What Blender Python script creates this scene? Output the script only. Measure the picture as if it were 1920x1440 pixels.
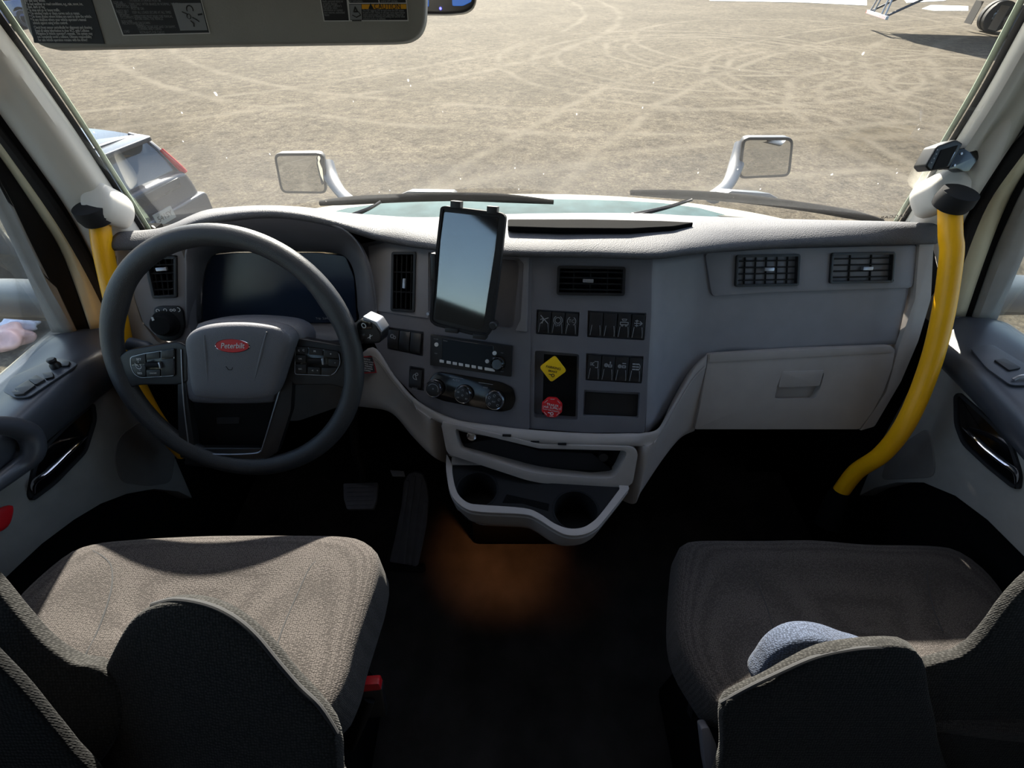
import bpy, bmesh, math, random
from mathutils import Vector, Matrix
from mathutils.bvhtree import BVHTree
for o in list(bpy.data.objects): bpy.data.objects.remove(o)
SC = bpy.context.scene
COL = SC.collection
R = math.radians
random.seed(7)

# ------------------------------------------------------------------ camera, sky, sun, exposure
FPX, TH, CAMZ = 865.0, R(44), 1.35
cam = bpy.data.objects.new('camera', bpy.data.cameras.new('camera')); COL.objects.link(cam)
cam.location = (0, 0, CAMZ); cam.rotation_euler = (R(90) - TH, 0, 0)
cam.data.sensor_width = 36; cam.data.lens = FPX * 36 / 1920; cam.data.clip_start = 0.01; cam.data.clip_end = 500
SC.camera = cam
SUN_AZ, SUN_EL = R(-6), R(36)          # azimuth from straight ahead, negative = from the left
world = bpy.data.worlds.new('sky'); SC.world = world; world.use_nodes = True
wn = world.node_tree; bg = wn.nodes['Background']
sky = wn.nodes.new('ShaderNodeTexSky'); sky.sky_type = 'NISHITA'; sky.sun_disc = False
sky.sun_elevation = SUN_EL; sky.sun_rotation = SUN_AZ; sky.air_density = 1.0; sky.dust_density = 1.5; sky.ozone_density = 1.0
wn.links.new(sky.outputs[0], bg.inputs[0]); bg.inputs[1].default_value = 0.14
sl = bpy.data.lights.new('sun', 'SUN'); sun = bpy.data.objects.new('sun', sl); COL.objects.link(sun)
sl.energy = 9.0; sl.angle = R(0.55); sl.color = (1.0, 0.93, 0.82)
sun.rotation_euler = Vector((math.sin(SUN_AZ) * math.cos(SUN_EL), math.cos(SUN_AZ) * math.cos(SUN_EL), math.sin(SUN_EL))).to_track_quat('Z', 'Y').to_euler()
vs = SC.view_settings; vs.view_transform = 'Standard'; vs.look = 'None'; vs.gamma = 1.0; vs.use_curve_mapping = False
vs.exposure = 1.68
SC.cycles.max_bounces = 10; SC.cycles.diffuse_bounces = 6; SC.cycles.transparent_max_bounces = 16
SC.cycles.use_denoising = True; SC.cycles.sample_clamp_indirect = 8

# ------------------------------------------------------------------ reading points of the real surfaces off the photograph
c_, s_ = math.cos(TH), math.sin(TH)
CAM = Vector((0, 0, CAMZ))
def dirv(px, py):
    a = (px - 960) / FPX; b = (720 - py) / FPX
    return Vector((a, c_ + b * s_, -s_ + b * c_))
def ont(px, py, t): return CAM + dirv(px, py) * t
def onx(px, py, x): d = dirv(px, py); return CAM + d * (x / d.x)
def ony(px, py, y): d = dirv(px, py); return CAM + d * (y / d.y)
def onz(px, py, z): d = dirv(px, py); return CAM + d * ((z - CAMZ) / d.z)
class Fr:
    def __init__(s, O, X, Y):
        s.O = Vector(O); s.X = Vector(X).normalized(); Y = Vector(Y); s.Y = (Y - s.X * Y.dot(s.X)).normalized(); s.Z = s.X.cross(s.Y)
    def w(s, x, y, z=0.0): return s.O + s.X * x + s.Y * y + s.Z * z
    def loc(s, P): d = Vector(P) - s.O; return (d.dot(s.X), d.dot(s.Y), d.dot(s.Z))
    def l(s, px, py, h=0.0):
        d = dirv(px, py); t = ((s.O + s.Z * h) - CAM).dot(s.Z) / d.dot(s.Z)
        q = CAM + d * t - s.O; return (q.dot(s.X), q.dot(s.Y))
    def p(s, px, py, h=0.0): x, y = s.l(px, py, h); return s.w(x, y, h)
    def at(s, px, py, h=0.0): return Fr(s.p(px, py, h), s.X, s.Y)
    def rot(s, a):
        c, k = math.cos(a), math.sin(a); return Fr(s.O, s.X * c + s.Y * k, s.Y * c - s.X * k)
def FL(px, py, t, yaw, lean):
    y, l = R(yaw), R(lean)
    return Fr(ont(px, py, t), (math.cos(y), -math.sin(y), 0), (math.sin(y) * math.sin(l), math.cos(y) * math.sin(l), math.cos(l)))
def F3(P, Xto, Yto): return Fr(P, Vector(Xto) - Vector(P), Vector(Yto) - Vector(P))

# ------------------------------------------------------------------ materials
def lin(c):
    return tuple(((v / 255) / 12.92 if v / 255 <= .04045 else ((v / 255 + .055) / 1.055) ** 2.4) for v in c)
def mat(name, rgb, rough=.5, metal=0, spec=.5, var=.12, vscale=30, bump=0, bscale=400, bdist=.001, coat=0, kind='noise', alpha=1):
    m = bpy.data.materials.new(name); m.use_nodes = True; nt = m.node_tree; N = nt.nodes; L = nt.links
    b = N['Principled BSDF']; b.inputs['Roughness'].default_value = rough; b.inputs['Metallic'].default_value = metal
    b.inputs['Specular IOR Level'].default_value = spec; b.inputs['Coat Weight'].default_value = coat
    col = lin(rgb) if max(rgb) > 1.5 else rgb
    tc = N.new('ShaderNodeTexCoord')
    if var:
        n = N.new('ShaderNodeTexNoise'); n.inputs['Scale'].default_value = vscale; n.inputs['Detail'].default_value = 4
        L.new(tc.outputs['Object'], n.inputs['Vector'])
        r = N.new('ShaderNodeValToRGB'); r.color_ramp.elements[0].position = .3; r.color_ramp.elements[1].position = .7
        r.color_ramp.elements[0].color = (*[v * (1 - var) for v in col], 1); r.color_ramp.elements[1].color = (*[min(1, v * (1 + var)) for v in col], 1)
        L.new(n.outputs['Fac'], r.inputs[0]); L.new(r.outputs[0], b.inputs['Base Color'])
    else: b.inputs['Base Color'].default_value = (*col, 1)
    if bump:
        if kind == 'noise':
            t = N.new('ShaderNodeTexNoise'); t.inputs['Scale'].default_value = bscale; t.inputs['Detail'].default_value = 3; src = t.outputs['Fac']
        elif kind == 'voro':
            t = N.new('ShaderNodeTexVoronoi'); t.inputs['Scale'].default_value = bscale; src = t.outputs['Distance']
        L.new(tc.outputs['Object'], t.inputs['Vector'])
        bu = N.new('ShaderNodeBump'); bu.inputs['Strength'].default_value = bump; bu.inputs['Distance'].default_value = bdist
        L.new(src, bu.inputs['Height']); L.new(bu.outputs[0], b.inputs['Normal'])
    return m
def fabric(name, rgb, sc=260):
    m = bpy.data.materials.new(name); m.use_nodes = True; nt = m.node_tree; N = nt.nodes; L = nt.links
    b = N['Principled BSDF']; b.inputs['Roughness'].default_value = .95; b.inputs['Specular IOR Level'].default_value = .15
    b.inputs['Sheen Weight'].default_value = .06; b.inputs['Sheen Roughness'].default_value = .5
    tc = N.new('ShaderNodeTexCoord')
    vx = N.new('ShaderNodeTexVoronoi'); vx.inputs['Scale'].default_value = sc; vx.inputs['Randomness'].default_value = .45
    mp = N.new('ShaderNodeMapping'); mp.inputs['Scale'].default_value = (1, 1.7, 1.0)
    L.new(tc.outputs['Object'], mp.inputs[0]); L.new(mp.outputs[0], vx.inputs['Vector'])
    n = N.new('ShaderNodeTexNoise'); n.inputs['Scale'].default_value = 14; n.inputs['Detail'].default_value = 6; L.new(tc.outputs['Object'], n.inputs['Vector'])
    r = N.new('ShaderNodeValToRGB'); c = lin(rgb)
    r.color_ramp.elements[0].position = .05; r.color_ramp.elements[1].position = .6
    r.color_ramp.elements[0].color = (*[v * 1.35 for v in c], 1); r.color_ramp.elements[1].color = (*[v * .45 for v in c], 1)
    L.new(vx.outputs['Distance'], r.inputs[0])
    mx = N.new('ShaderNodeMix'); mx.data_type = 'RGBA'; mx.blend_type = 'MULTIPLY'; mx.inputs[0].default_value = .5
    L.new(r.outputs[0], mx.inputs[6]); r2 = N.new('ShaderNodeValToRGB'); r2.color_ramp.elements[0].color = (.80, .80, .80, 1); r2.color_ramp.elements[0].position = .35; r2.color_ramp.elements[1].position = .65
    L.new(n.outputs['Fac'], r2.inputs[0]); L.new(r2.outputs[0], mx.inputs[7]); L.new(mx.outputs[2], b.inputs['Base Color'])
    bu = N.new('ShaderNodeBump'); bu.inputs['Strength'].default_value = .7; bu.inputs['Distance'].default_value = .0015; bu.invert = True
    L.new(vx.outputs['Distance'], bu.inputs['Height']); L.new(bu.outputs[0], b.inputs['Normal'])
    return m
def emit(name, rgb, s):
    m = bpy.data.materials.new(name); m.use_nodes = True; b = m.node_tree.nodes['Principled BSDF']
    b.inputs['Base Color'].default_value = (0, 0, 0, 1); b.inputs['Emission Color'].default_value = (*lin(rgb), 1); b.inputs['Emission Strength'].default_value = s
    return m
def glass(name, tint=(1, 1, 1), refl=1.0, dust=.02, specks=False):
    m = bpy.data.materials.new(name); m.use_nodes = True; nt = m.node_tree; N = nt.nodes; L = nt.links
    N.remove(N['Principled BSDF']); out = N['Material Output']
    tr = N.new('ShaderNodeBsdfTransparent'); tr.inputs[0].default_value = (*tint, 1)
    gl = N.new('ShaderNodeBsdfGlossy'); gl.inputs['Roughness'].default_value = .02
    fr = N.new('ShaderNodeFresnel'); fr.inputs[0].default_value = 1.45
    mu = N.new('ShaderNodeMath'); mu.operation = 'MULTIPLY'; mu.inputs[1].default_value = refl; L.new(fr.outputs[0], mu.inputs[0])
    a = N.new('ShaderNodeMixShader'); L.new(mu.outputs[0], a.inputs[0]); L.new(tr.outputs[0], a.inputs[1]); L.new(gl.outputs[0], a.inputs[2])
    df = N.new('ShaderNodeBsdfTranslucent'); df.inputs[0].default_value = (.9, .88, .85, 1)
    d2 = N.new('ShaderNodeBsdfDiffuse'); d2.inputs[0].default_value = (.9, .88, .85, 1)
    dd = N.new('ShaderNodeMixShader'); L.new(df.outputs[0], dd.inputs[1]); L.new(d2.outputs[0], dd.inputs[2])
    tc = N.new('ShaderNodeTexCoord'); n = N.new('ShaderNodeTexNoise'); n.inputs['Scale'].default_value = 3.5; n.inputs['Detail'].default_value = 6
    L.new(tc.outputs['Object'], n.inputs['Vector'])
    mm = N.new('ShaderNodeMath'); mm.operation = 'MULTIPLY'; mm.inputs[1].default_value = dust * 2; L.new(n.outputs['Fac'], mm.inputs[0]); fac = mm.outputs[0]
    if specks:
        for sc, th, st in ((13, .035, 1.0), (41, .06, .7)):
            mp = N.new('ShaderNodeMapping'); mp.inputs['Rotation'].default_value = (.3, .5, .9); mp.inputs['Scale'].default_value = (1, 1, .45)
            L.new(tc.outputs['Object'], mp.inputs[0])
            v = N.new('ShaderNodeTexVoronoi'); v.inputs['Scale'].default_value = sc; L.new(mp.outputs[0], v.inputs['Vector'])
            w = N.new('ShaderNodeTexNoise'); w.inputs['Scale'].default_value = 60; w.inputs['Detail'].default_value = 3; L.new(tc.outputs['Object'], w.inputs['Vector'])
            ad = N.new('ShaderNodeMath'); ad.operation = 'MULTIPLY_ADD'; ad.inputs[1].default_value = .16; ad.inputs[2].default_value = -.07; L.new(w.outputs['Fac'], ad.inputs[0])
            sm = N.new('ShaderNodeMath'); sm.operation = 'ADD'; L.new(v.outputs['Distance'], sm.inputs[0]); L.new(ad.outputs[0], sm.inputs[1])
            lt = N.new('ShaderNodeMapRange'); lt.inputs[1].default_value = th; lt.inputs[2].default_value = th * .5; lt.inputs[3].default_value = 0; lt.inputs[4].default_value = st * .55
            L.new(sm.outputs[0], lt.inputs[0])
            se = N.new('ShaderNodeSeparateColor'); L.new(v.outputs['Color'], se.inputs[0])
            gt = N.new('ShaderNodeMath'); gt.operation = 'GREATER_THAN'; gt.inputs[1].default_value = .62; L.new(se.outputs[0], gt.inputs[0])
            pr = N.new('ShaderNodeMath'); pr.operation = 'MULTIPLY'; L.new(lt.outputs[0], pr.inputs[0]); L.new(gt.outputs[0], pr.inputs[1])
            su = N.new('ShaderNodeMath'); su.operation = 'ADD'; su.use_clamp = True; L.new(fac, su.inputs[0]); L.new(pr.outputs[0], su.inputs[1]); fac = su.outputs[0]
    o = N.new('ShaderNodeMixShader'); L.new(fac, o.inputs[0]); L.new(a.outputs[0], o.inputs[1]); L.new(dd.outputs[0], o.inputs[2])
    L.new(o.outputs[0], out.inputs[0])
    return m

M = {}
M['pad'] = mat('soft dash vinyl', (84, 84, 88), .65, spec=.25, bump=.5, bscale=520, bdist=.0012, kind='voro', var=.05)
M['dash'] = mat('grey dash plastic', (126, 125, 131), .55, spec=.35, bump=.18, bscale=900, bdist=.0006, var=.04)
M['dashdk'] = mat('dark dash plastic', (102, 101, 107), .5, spec=.4, bump=.18, bscale=900, bdist=.0006, var=.04)
M['trim'] = mat('light lower dash plastic', (154, 147, 143), .55, spec=.35, bump=.18, bscale=800, bdist=.0006, var=.04)
M['beige'] = mat('beige painted metal', (196, 190, 165), .35, spec=.5, var=.04)
M['black'] = mat('black plastic', (26, 26, 29), .42, var=.05)
M['blackmt'] = mat('matt black plastic', (20, 20, 22), .8, spec=.25, var=.06)
M['piano'] = mat('gloss black plastic', (12, 12, 14), .12, spec=.6, var=0)
M['screen'] = mat('screen glass', (14, 17, 22), .05, spec=1.0, var=0); M['screen'].node_tree.nodes['Principled BSDF'].inputs['IOR'].default_value = 2.1
M['radioglass'] = mat('radio window', (14, 15, 18), .3, spec=.2, var=0)
M['pedal'] = mat('grey pedal rubber', (104, 104, 112), .7, spec=.3, var=.1)  # one even grey, lighter than the other rubber
M['display'] = mat('display glass', (24, 36, 56), .22, spec=.6, var=0)
M['rubber'] = mat('black rubber', (30, 30, 33), .75, spec=.3, bump=.1, bscale=300, var=.08)
M['leather'] = mat('grained black leather', (56, 57, 60), .42, spec=.5, bump=.45, bscale=900, bdist=.0006, kind='voro', var=.04)
M['airbag'] = mat('airbag vinyl', (96, 96, 102), .5, spec=.4, bump=.4, bscale=700, bdist=.0006, kind='voro', var=.03)
M['chrome'] = mat('chrome', (215, 215, 222), .12, metal=1, var=0)
M['satin'] = mat('satin silver', (170, 172, 180), .35, metal=.8, var=0)
M['red'] = mat('red plastic', (200, 28, 36), .4, var=.03)
M['yellow'] = mat('yellow plastic', (236, 190, 20), .4, var=.03)
M['grab'] = mat('yellow powder coat', (238, 172, 10), .38, spec=.5, var=.06, vscale=12)
M['white'] = mat('white ink', (215, 215, 215), .6, var=0)
M['grey ink'] = mat('grey ink', (140, 142, 146), .6, var=0)
M['dark ink'] = mat('dark ink', (30, 28, 28), .6, var=0)
M['label'] = mat('black label film', (40, 40, 44), .6, var=0)
M['orange'] = mat('orange label band', (236, 168, 20), .6, var=0)
M['redink'] = mat('red label border', (150, 20, 28), .6, var=0)
M['visor'] = mat('grey visor vinyl', (158, 156, 151), .7, spec=.3, bump=.3, bscale=600, bdist=.0006, var=.04)
M['pillar'] = mat('light grey pillar trim', (200, 196, 190), .6, spec=.3, bump=.15, bscale=700, bdist=.0005, var=.05, vscale=8)
M['shell'] = mat('cab shell headliner', (200, 198, 194), .9, spec=.1, var=.05)
M['sleeper'] = mat('dark sleeper lining', (110, 110, 112), .95, spec=.1, var=.05)
M['doorpad'] = mat('dark blue grey door pad', (66, 69, 77), .36, spec=.5, bump=.25, bscale=700, bdist=.0006, var=.05)
M['door'] = mat('grey door panel', (132, 129, 126), .7, spec=.25, bump=.25, bscale=500, bdist=.0006, var=.06)
M['door dark'] = mat('darker door plastic', (104, 101, 99), .7, spec=.25, bump=.25, bscale=500, bdist=.0006, var=.06)
M['carpet'] = mat('black floor mat', (46, 44, 43), .95, spec=.1, bump=.8, bscale=350, bdist=.002, var=.35, vscale=9)
M['void'] = mat('black underdash felt', (14, 14, 15), .95, spec=.05, var=.1)
M['seat'] = fabric('charcoal woven seat cloth', (76, 71, 69), 330)
M['knit'] = fabric('charcoal knitted back cloth', (50, 49, 48), 260)
M['back'] = fabric('black seat shell cloth', (26, 26, 27), 240)
M['skyknit'] = fabric('sky tinted cushion cloth', (72, 80, 98), 300)  # blue of the sky light is mixed into this cloth colour
M['seam'] = mat('seat piping', (40, 40, 42), .9, var=0)
M['hood'] = mat('white truck paint', (118, 115, 106), .5, spec=.25, coat=.0, var=.03, vscale=3)
M['cowl'] = mat('teal grey cowl plastic', (44, 60, 64), .85, spec=.1, var=.25, vscale=18)
M['mirror'] = mat('mirror glass', (235, 238, 240), .01, metal=1, var=0)
M['housing'] = mat('grey mirror housing', (62, 68, 78), .4, spec=.5, var=.06)
M['silver'] = mat('silver car paint', (58, 63, 72), .35, metal=.2, coat=.3, var=.05, vscale=4)
M['bluecar'] = mat('blue car paint', (46, 66, 104), .25, coat=.6, var=.08)
M['carglass'] = mat('dark car glass', (40, 52, 62), .06, spec=.9, var=0)
M['tyre'] = mat('tyre rubber', (44, 46, 50), .8, bump=.3, bscale=60, bdist=.004, var=.15)
M['alloy'] = mat('polished wheel', (200, 202, 206), .25, metal=.8, var=.1)
M['taillight'] = mat('red lens', (200, 30, 30), .2, coat=.5, var=0)
M['concrete'] = mat('pale concrete', (175, 170, 160), .9, var=.06, vscale=2)
M['steel'] = mat('galvanised steel', (150, 152, 158), .5, metal=.5, var=.1)
M['trailer'] = mat('dark trailer frame', (52, 58, 70), .6, var=.2)
M['bag'] = mat('thin pink plastic bag', (226, 178, 170), .35, spec=.5, var=.25, vscale=7)
M['bagw'] = mat('thin white plastic bag', (225, 222, 235), .35, spec=.5, var=.12, vscale=7)
M['led'] = emit('blue led', (60, 60, 255), 4)
M['lcd'] = emit('dashcam screen', (60, 110, 190), .25)
M['glass'] = glass('windscreen glass', (.95, .96, .945), .22, .003, True)
M['sideglass'] = glass('door glass', (.94, .97, .95), .6, .02)
M['plate'] = mat('number plate', (130, 132, 128), .5, var=0)
M['frit'] = mat('dotted green glass edge', (120, 132, 118), .5, var=0)

# ------------------------------------------------------------------ object helpers
ORG = {}
def empty(name, loc, label=None, cat=None, group=None, kind=None):
    o = bpy.data.objects.new(name, None); COL.objects.link(o); o.location = loc; o.empty_display_size = .05; ORG[o.name] = Vector(loc)
    return tag(o, label, cat, group, kind)
def tag(o, label=None, cat=None, group=None, kind=None):
    if label: o['label'] = label
    if cat: o['category'] = cat
    if group: o['group'] = group
    if kind: o['kind'] = kind
    return o
def mk(name, bm, m, parent=None, ang=38, label=None, cat=None, group=None, kind=None, solid=0, recalc=True, sub=0):
    if recalc: bmesh.ops.recalc_face_normals(bm, faces=bm.faces)
    me = bpy.data.meshes.new(name); org = ORG[parent.name].copy() if parent else Vector()
    if not parent and len(bm.verts):
        lo = Vector([min(v.co[i] for v in bm.verts) for i in range(3)]); hi = Vector([max(v.co[i] for v in bm.verts) for i in range(3)])
        org = (lo + hi) / 2; org.z = lo.z
    for v in bm.verts: v.co -= org
    bm.to_mesh(me); bm.free()
    for p in me.polygons: p.use_smooth = True
    me.set_sharp_from_angle(angle=R(ang))
    ms = m if isinstance(m, (list, tuple)) else [m]
    for x in ms: me.materials.append(M[x] if isinstance(x, str) else x)
    o = bpy.data.objects.new(name, me); COL.objects.link(o)
    if parent: o.parent = parent
    else: o.location = org
    ORG[o.name] = org
    if solid:
        s = o.modifiers.new('thickness', 'SOLIDIFY'); s.thickness = abs(solid); s.offset = -1 if solid > 0 else 1
    if sub:
        s = o.modifiers.new('smooth', 'SUBSURF'); s.levels = sub; s.render_levels = sub
    return tag(o, label, cat, group, kind)
def join(a, b):
    me = bpy.data.meshes.new('t'); b.to_mesh(me); a.from_mesh(me); bpy.data.meshes.remove(me); b.free(); return a
def bevel(bm, w, seg=2, ang=40):
    if w <= 0: return bm
    bmesh.ops.recalc_face_normals(bm, faces=bm.faces)
    es = [e for e in bm.edges if len(e.link_faces) == 2 and e.calc_face_angle(0) > R(ang)]
    if es: bmesh.ops.bevel(bm, geom=es, offset=w, segments=seg, profile=.6, affect='EDGES', clamp_overlap=True)
    return bm
def area2(p): return sum(p[i][0] * p[(i + 1) % len(p)][1] - p[(i + 1) % len(p)][0] * p[i][1] for i in range(len(p)))
def rpoly(pts, r, n=4):
    out = []; k = len(pts)
    for i in range(k):
        p0, p, p1 = Vector(pts[i - 1][:2]), Vector(pts[i][:2]), Vector(pts[(i + 1) % k][:2])
        a, b = p0 - p, p1 - p; la, lb = a.length, b.length
        rr = r[i] if isinstance(r, (list, tuple)) else r
        d = min(rr, la * .48, lb * .48)
        if d < 1e-6: out.append(tuple(p)); continue
        A, B = p + a / la * d, p + b / lb * d
        for j in range(n + 1):
            t = j / n; q = A * (1 - t) ** 2 + p * 2 * t * (1 - t) + B * t * t; out.append((q.x, q.y))
    return out
def prism(fr, poly, h0, h1, bev=0, seg=2, taper=1.0):
    """closed block: 2-D polygon in the frame from height h0 to h1"""
    bm = bmesh.new()
    if area2(poly) < 0: poly = poly[::-1]
    n = len(poly); cx = sum(p[0] for p in poly) / n; cy = sum(p[1] for p in poly) / n
    t = [bm.verts.new(fr.w(x, y, h1)) for x, y in poly]
    b = [bm.verts.new(fr.w(cx + (x - cx) * taper, cy + (y - cy) * taper, h0)) for x, y in poly]
    bm.faces.new(t); bm.faces.new(b[::-1])
    for i in range(n):
        j = (i + 1) % n; bm.faces.new((b[i], b[j], t[j], t[i]))
    return bevel(bm, bev, seg)
def slab(fr, pix, h0, h1, bev=0, seg=2, r=0, n=4, taper=1.0):
    poly = [fr.l(x, y, h1) for x, y in pix]
    if r: poly = rpoly(poly, r, n)
    return prism(fr, poly, h0, h1, bev, seg, taper)
def resample(poly, n):
    P = [Vector(p[:2]) for p in poly]; k = len(P); L = [(P[(i + 1) % k] - P[i]).length for i in range(k)]; T = sum(L); out = []
    i = 0; acc = 0
    for j in range(n):
        s = T * j / n
        while i < k - 1 and acc + L[i] < s: acc += L[i]; i += 1
        t = (s - acc) / max(L[i], 1e-9); q = P[i].lerp(P[(i + 1) % k], min(1, t)); out.append((q.x, q.y))
    return out
def ring(fr, outer, inner, h0, h1, bev=0, hin=None, m=None):
    """closed frame between two outlines with the same number of points"""
    bm = bmesh.new(); n = len(outer); hin = h1 if hin is None else hin
    lo = [[bm.verts.new(fr.w(x, y, h)) for x, y in pts] for pts, h in ((outer, h0), (outer, h1), (inner, hin), (inner, h0))]
    for a in range(4):
        A, B = lo[a], lo[(a + 1) % 4]
        for i in range(n):
            j = (i + 1) % n; bm.faces.new((A[i], A[j], B[j], B[i]))
    return bevel(bm, bev, 2)
def scaled(poly, w):
    """outline moved inwards by w"""
    n = len(poly); s = 1 if area2(poly) > 0 else -1; out = []
    for i in range(n):
        p0, p, p1 = Vector(poly[i - 1]), Vector(poly[i]), Vector(poly[(i + 1) % n])
        d = (p1 - p0)
        if d.length < 1e-9: out.append(tuple(p)); continue
        nn = Vector((-d.y, d.x)).normalized() * s
        e = (p - p0)
        k = 1.0
        if e.length > 1e-9:
            ne = Vector((-e.y, e.x)).normalized() * s; k = 1 / max(.5, nn.dot(ne))
        out.append(tuple(p + nn * w * k))
    return out
def cr(P, n, closed=False):
    """Catmull-Rom through the points"""
    out = []; k = len(P)
    segs = k if closed else k - 1
    for i in range(segs):
        g = (lambda j: P[j % k]) if closed else (lambda j: P[max(0, min(k - 1, j))])
        p0, p1, p2, p3 = (Vector(g(i + d)) for d in (-1, 0, 1, 2))
        for j in range(n):
            t = j / n
            out.append(.5 * ((2 * p1) + (p2 - p0) * t + (2 * p0 - 5 * p1 + 4 * p2 - p3) * t * t + (3 * p1 - p0 - 3 * p2 + p3) * t ** 3))
    if not closed: out.append(Vector(P[-1]))
    return out
def grid(rows, wrap=False):
    bm = bmesh.new(); V = [[bm.verts.new(p) for p in r] for r in rows]
    for a, b in zip(V, V[1:]):
        for i in range(len(a) - (0 if wrap else 1)):
            j = (i + 1) % len(a)
            try: bm.faces.new((a[i], a[j], b[j], b[i]))
            except ValueError: pass
    return bm
def loft(rows, nu=6, nv=4):
    rr = [cr(r, nu) for r in rows]
    if nv > 1:
        cols = list(zip(*rr)); cols = [cr(list(c), nv) for c in cols]; rr = list(zip(*cols))
    return grid(rr)
def thick(bm, v):
    """give an open sheet real thickness by pushing a copy along vector v"""
    geo = bmesh.ops.duplicate(bm, geom=bm.faces[:] + bm.edges[:] + bm.verts[:])
    nv = [g for g in geo['geom'] if isinstance(g, bmesh.types.BMVert)]
    for x in nv: x.co += v
    be = [e for e in bm.edges if len(e.link_faces) == 1]
    mp = geo['vert_map']
    done = set()
    for e in be:
        a, b = e.verts
        if a in mp and b in mp and a not in set(nv):
            k = (a.index, b.index)
            try: bm.faces.new((a, b, mp[b], mp[a]))
            except ValueError: pass
    return bm
def tube(pts, r, seg=12, n=6, cap=True, flat=None):
    P = cr(pts, n) if n > 1 else [Vector(p) for p in pts]
    rs = r if isinstance(r, (list, tuple)) else [r] * len(pts)
    rr = [v.x for v in cr([Vector((q, 0, 0)) for q in rs], n)] if n > 1 else rs
    T = [(P[min(i + 1, len(P) - 1)] - P[max(i - 1, 0)]).normalized() for i in range(len(P))]
    up = Vector((0, 0, 1)) if abs(T[0].z) < .9 else Vector((0, 1, 0))
    U = T[0].cross(up).normalized(); rows = []
    for i, p in enumerate(P):
        U = (U - T[i] * U.dot(T[i])).normalized(); W = T[i].cross(U)
        a, b = (rr[i], rr[i]) if not flat else (rr[i], rr[i] * flat)
        rows.append([p + U * math.cos(k * 2 * math.pi / seg) * a + W * math.sin(k * 2 * math.pi / seg) * b for k in range(seg)])
    bm = bmesh.new(); V = [[bm.verts.new(q) for q in row] for row in rows]
    for a, b in zip(V, V[1:]):
        for i in range(seg):
            j = (i + 1) % seg; bm.faces.new((a[i], a[j], b[j], b[i]))
    if cap: bm.faces.new(V[0]); bm.faces.new(V[-1][::-1])
    return bm
def lathe(fr, prof, n=32, sx=1, sy=1, close=False):
    bm = bmesh.new(); rows = []
    for r, h in prof:
        if r < 1e-6: rows.append([bm.verts.new(fr.w(0, 0, h))])
        else: rows.append([bm.verts.new(fr.w(r * sx * math.cos(2 * math.pi * k / n), r * sy * math.sin(2 * math.pi * k / n), h)) for k in range(n)])
    pr = list(zip(rows, rows[1:])) + ([(rows[-1], rows[0])] if close else [])
    for a, b in pr:
        for k in range(n):
            j = (k + 1) % n
            if len(a) == 1 and len(b) == 1: continue
            if len(a) == 1: bm.faces.new((a[0], b[j], b[k]))
            elif len(b) == 1: bm.faces.new((a[k], a[j], b[0]))
            else: bm.faces.new((a[k], a[j], b[j], b[k]))
    return bm
def disc(fr, r, h0, h1, bev=0, n=28): return prism(fr, [(r * math.cos(2 * math.pi * k / n), r * math.sin(2 * math.pi * k / n)) for k in range(n)], h0, h1, bev)
def pillow(fr, poly, top, bot, p=4, rings=9, n=64, smooth=True, dent=0):
    """soft body: outline inflated to both sides"""
    if smooth: poly = [(v.x, v.y) for v in cr([Vector((a, b, 0)) for a, b in poly], 6, True)]
    poly = resample(poly, n); cx = sum(q[0] for q in poly) / n; cy = sum(q[1] for q in poly) / n
    prof = [(math.cos(a * math.pi / 2) ** (2 / p), math.sin(a * math.pi / 2) ** (2 / p)) for a in [i / rings for i in range(rings + 1)]]
    bm = bmesh.new()
    def rg(k, h): return [bm.verts.new(fr.w(cx + (x - cx) * k, cy + (y - cy) * k, h)) for x, y in poly]
    rows = [rg(r, -bot * h) for r, h in reversed(prof[1:-1])] + [rg(r, top * h * (1 - dent * (1 - r) ** 2)) for r, h in prof[:-1]]
    for a, b in zip(rows, rows[1:]):
        for i in range(n):
            j = (i + 1) % n; bm.faces.new((a[i], a[j], b[j], b[i]))
    ct = bm.verts.new(fr.w(cx, cy, top * (1 - dent))); cb = bm.verts.new(fr.w(cx, cy, -bot))
    for i in range(n):
        j = (i + 1) % n; bm.faces.new((rows[-1][i], rows[-1][j], ct)); bm.faces.new((rows[0][j], rows[0][i], cb))
    return bm
def box(a, b, bev=0, seg=2):
    a, b = Vector(a), Vector(b)
    return prism(Fr((0, 0, 0), (1, 0, 0), (0, 1, 0)), [(a.x, a.y), (b.x, a.y), (b.x, b.y), (a.x, b.y)], a.z, b.z, bev, seg)
def cut(bm, cutters):
    """subtract closed shapes from a closed shape"""
    def ob(b):
        bmesh.ops.recalc_face_normals(b, faces=b.faces)
        me = bpy.data.meshes.new('t'); b.to_mesh(me); b.free(); o = bpy.data.objects.new('t', me); COL.objects.link(o); return o
    A = ob(bm); cs = [ob(k) for k in cutters]
    for k in cs:
        m = A.modifiers.new('b', 'BOOLEAN'); m.operation = 'DIFFERENCE'; m.solver = 'EXACT'; m.object = k
    dg = bpy.context.evaluated_depsgraph_get(); me = bpy.data.meshes.new_from_object(A.evaluated_get(dg)); out = bmesh.new(); out.from_mesh(me)
    for o in [A] + cs:
        d = o.data; bpy.data.objects.remove(o); bpy.data.meshes.remove(d)
    bpy.data.meshes.remove(me); return out
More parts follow.
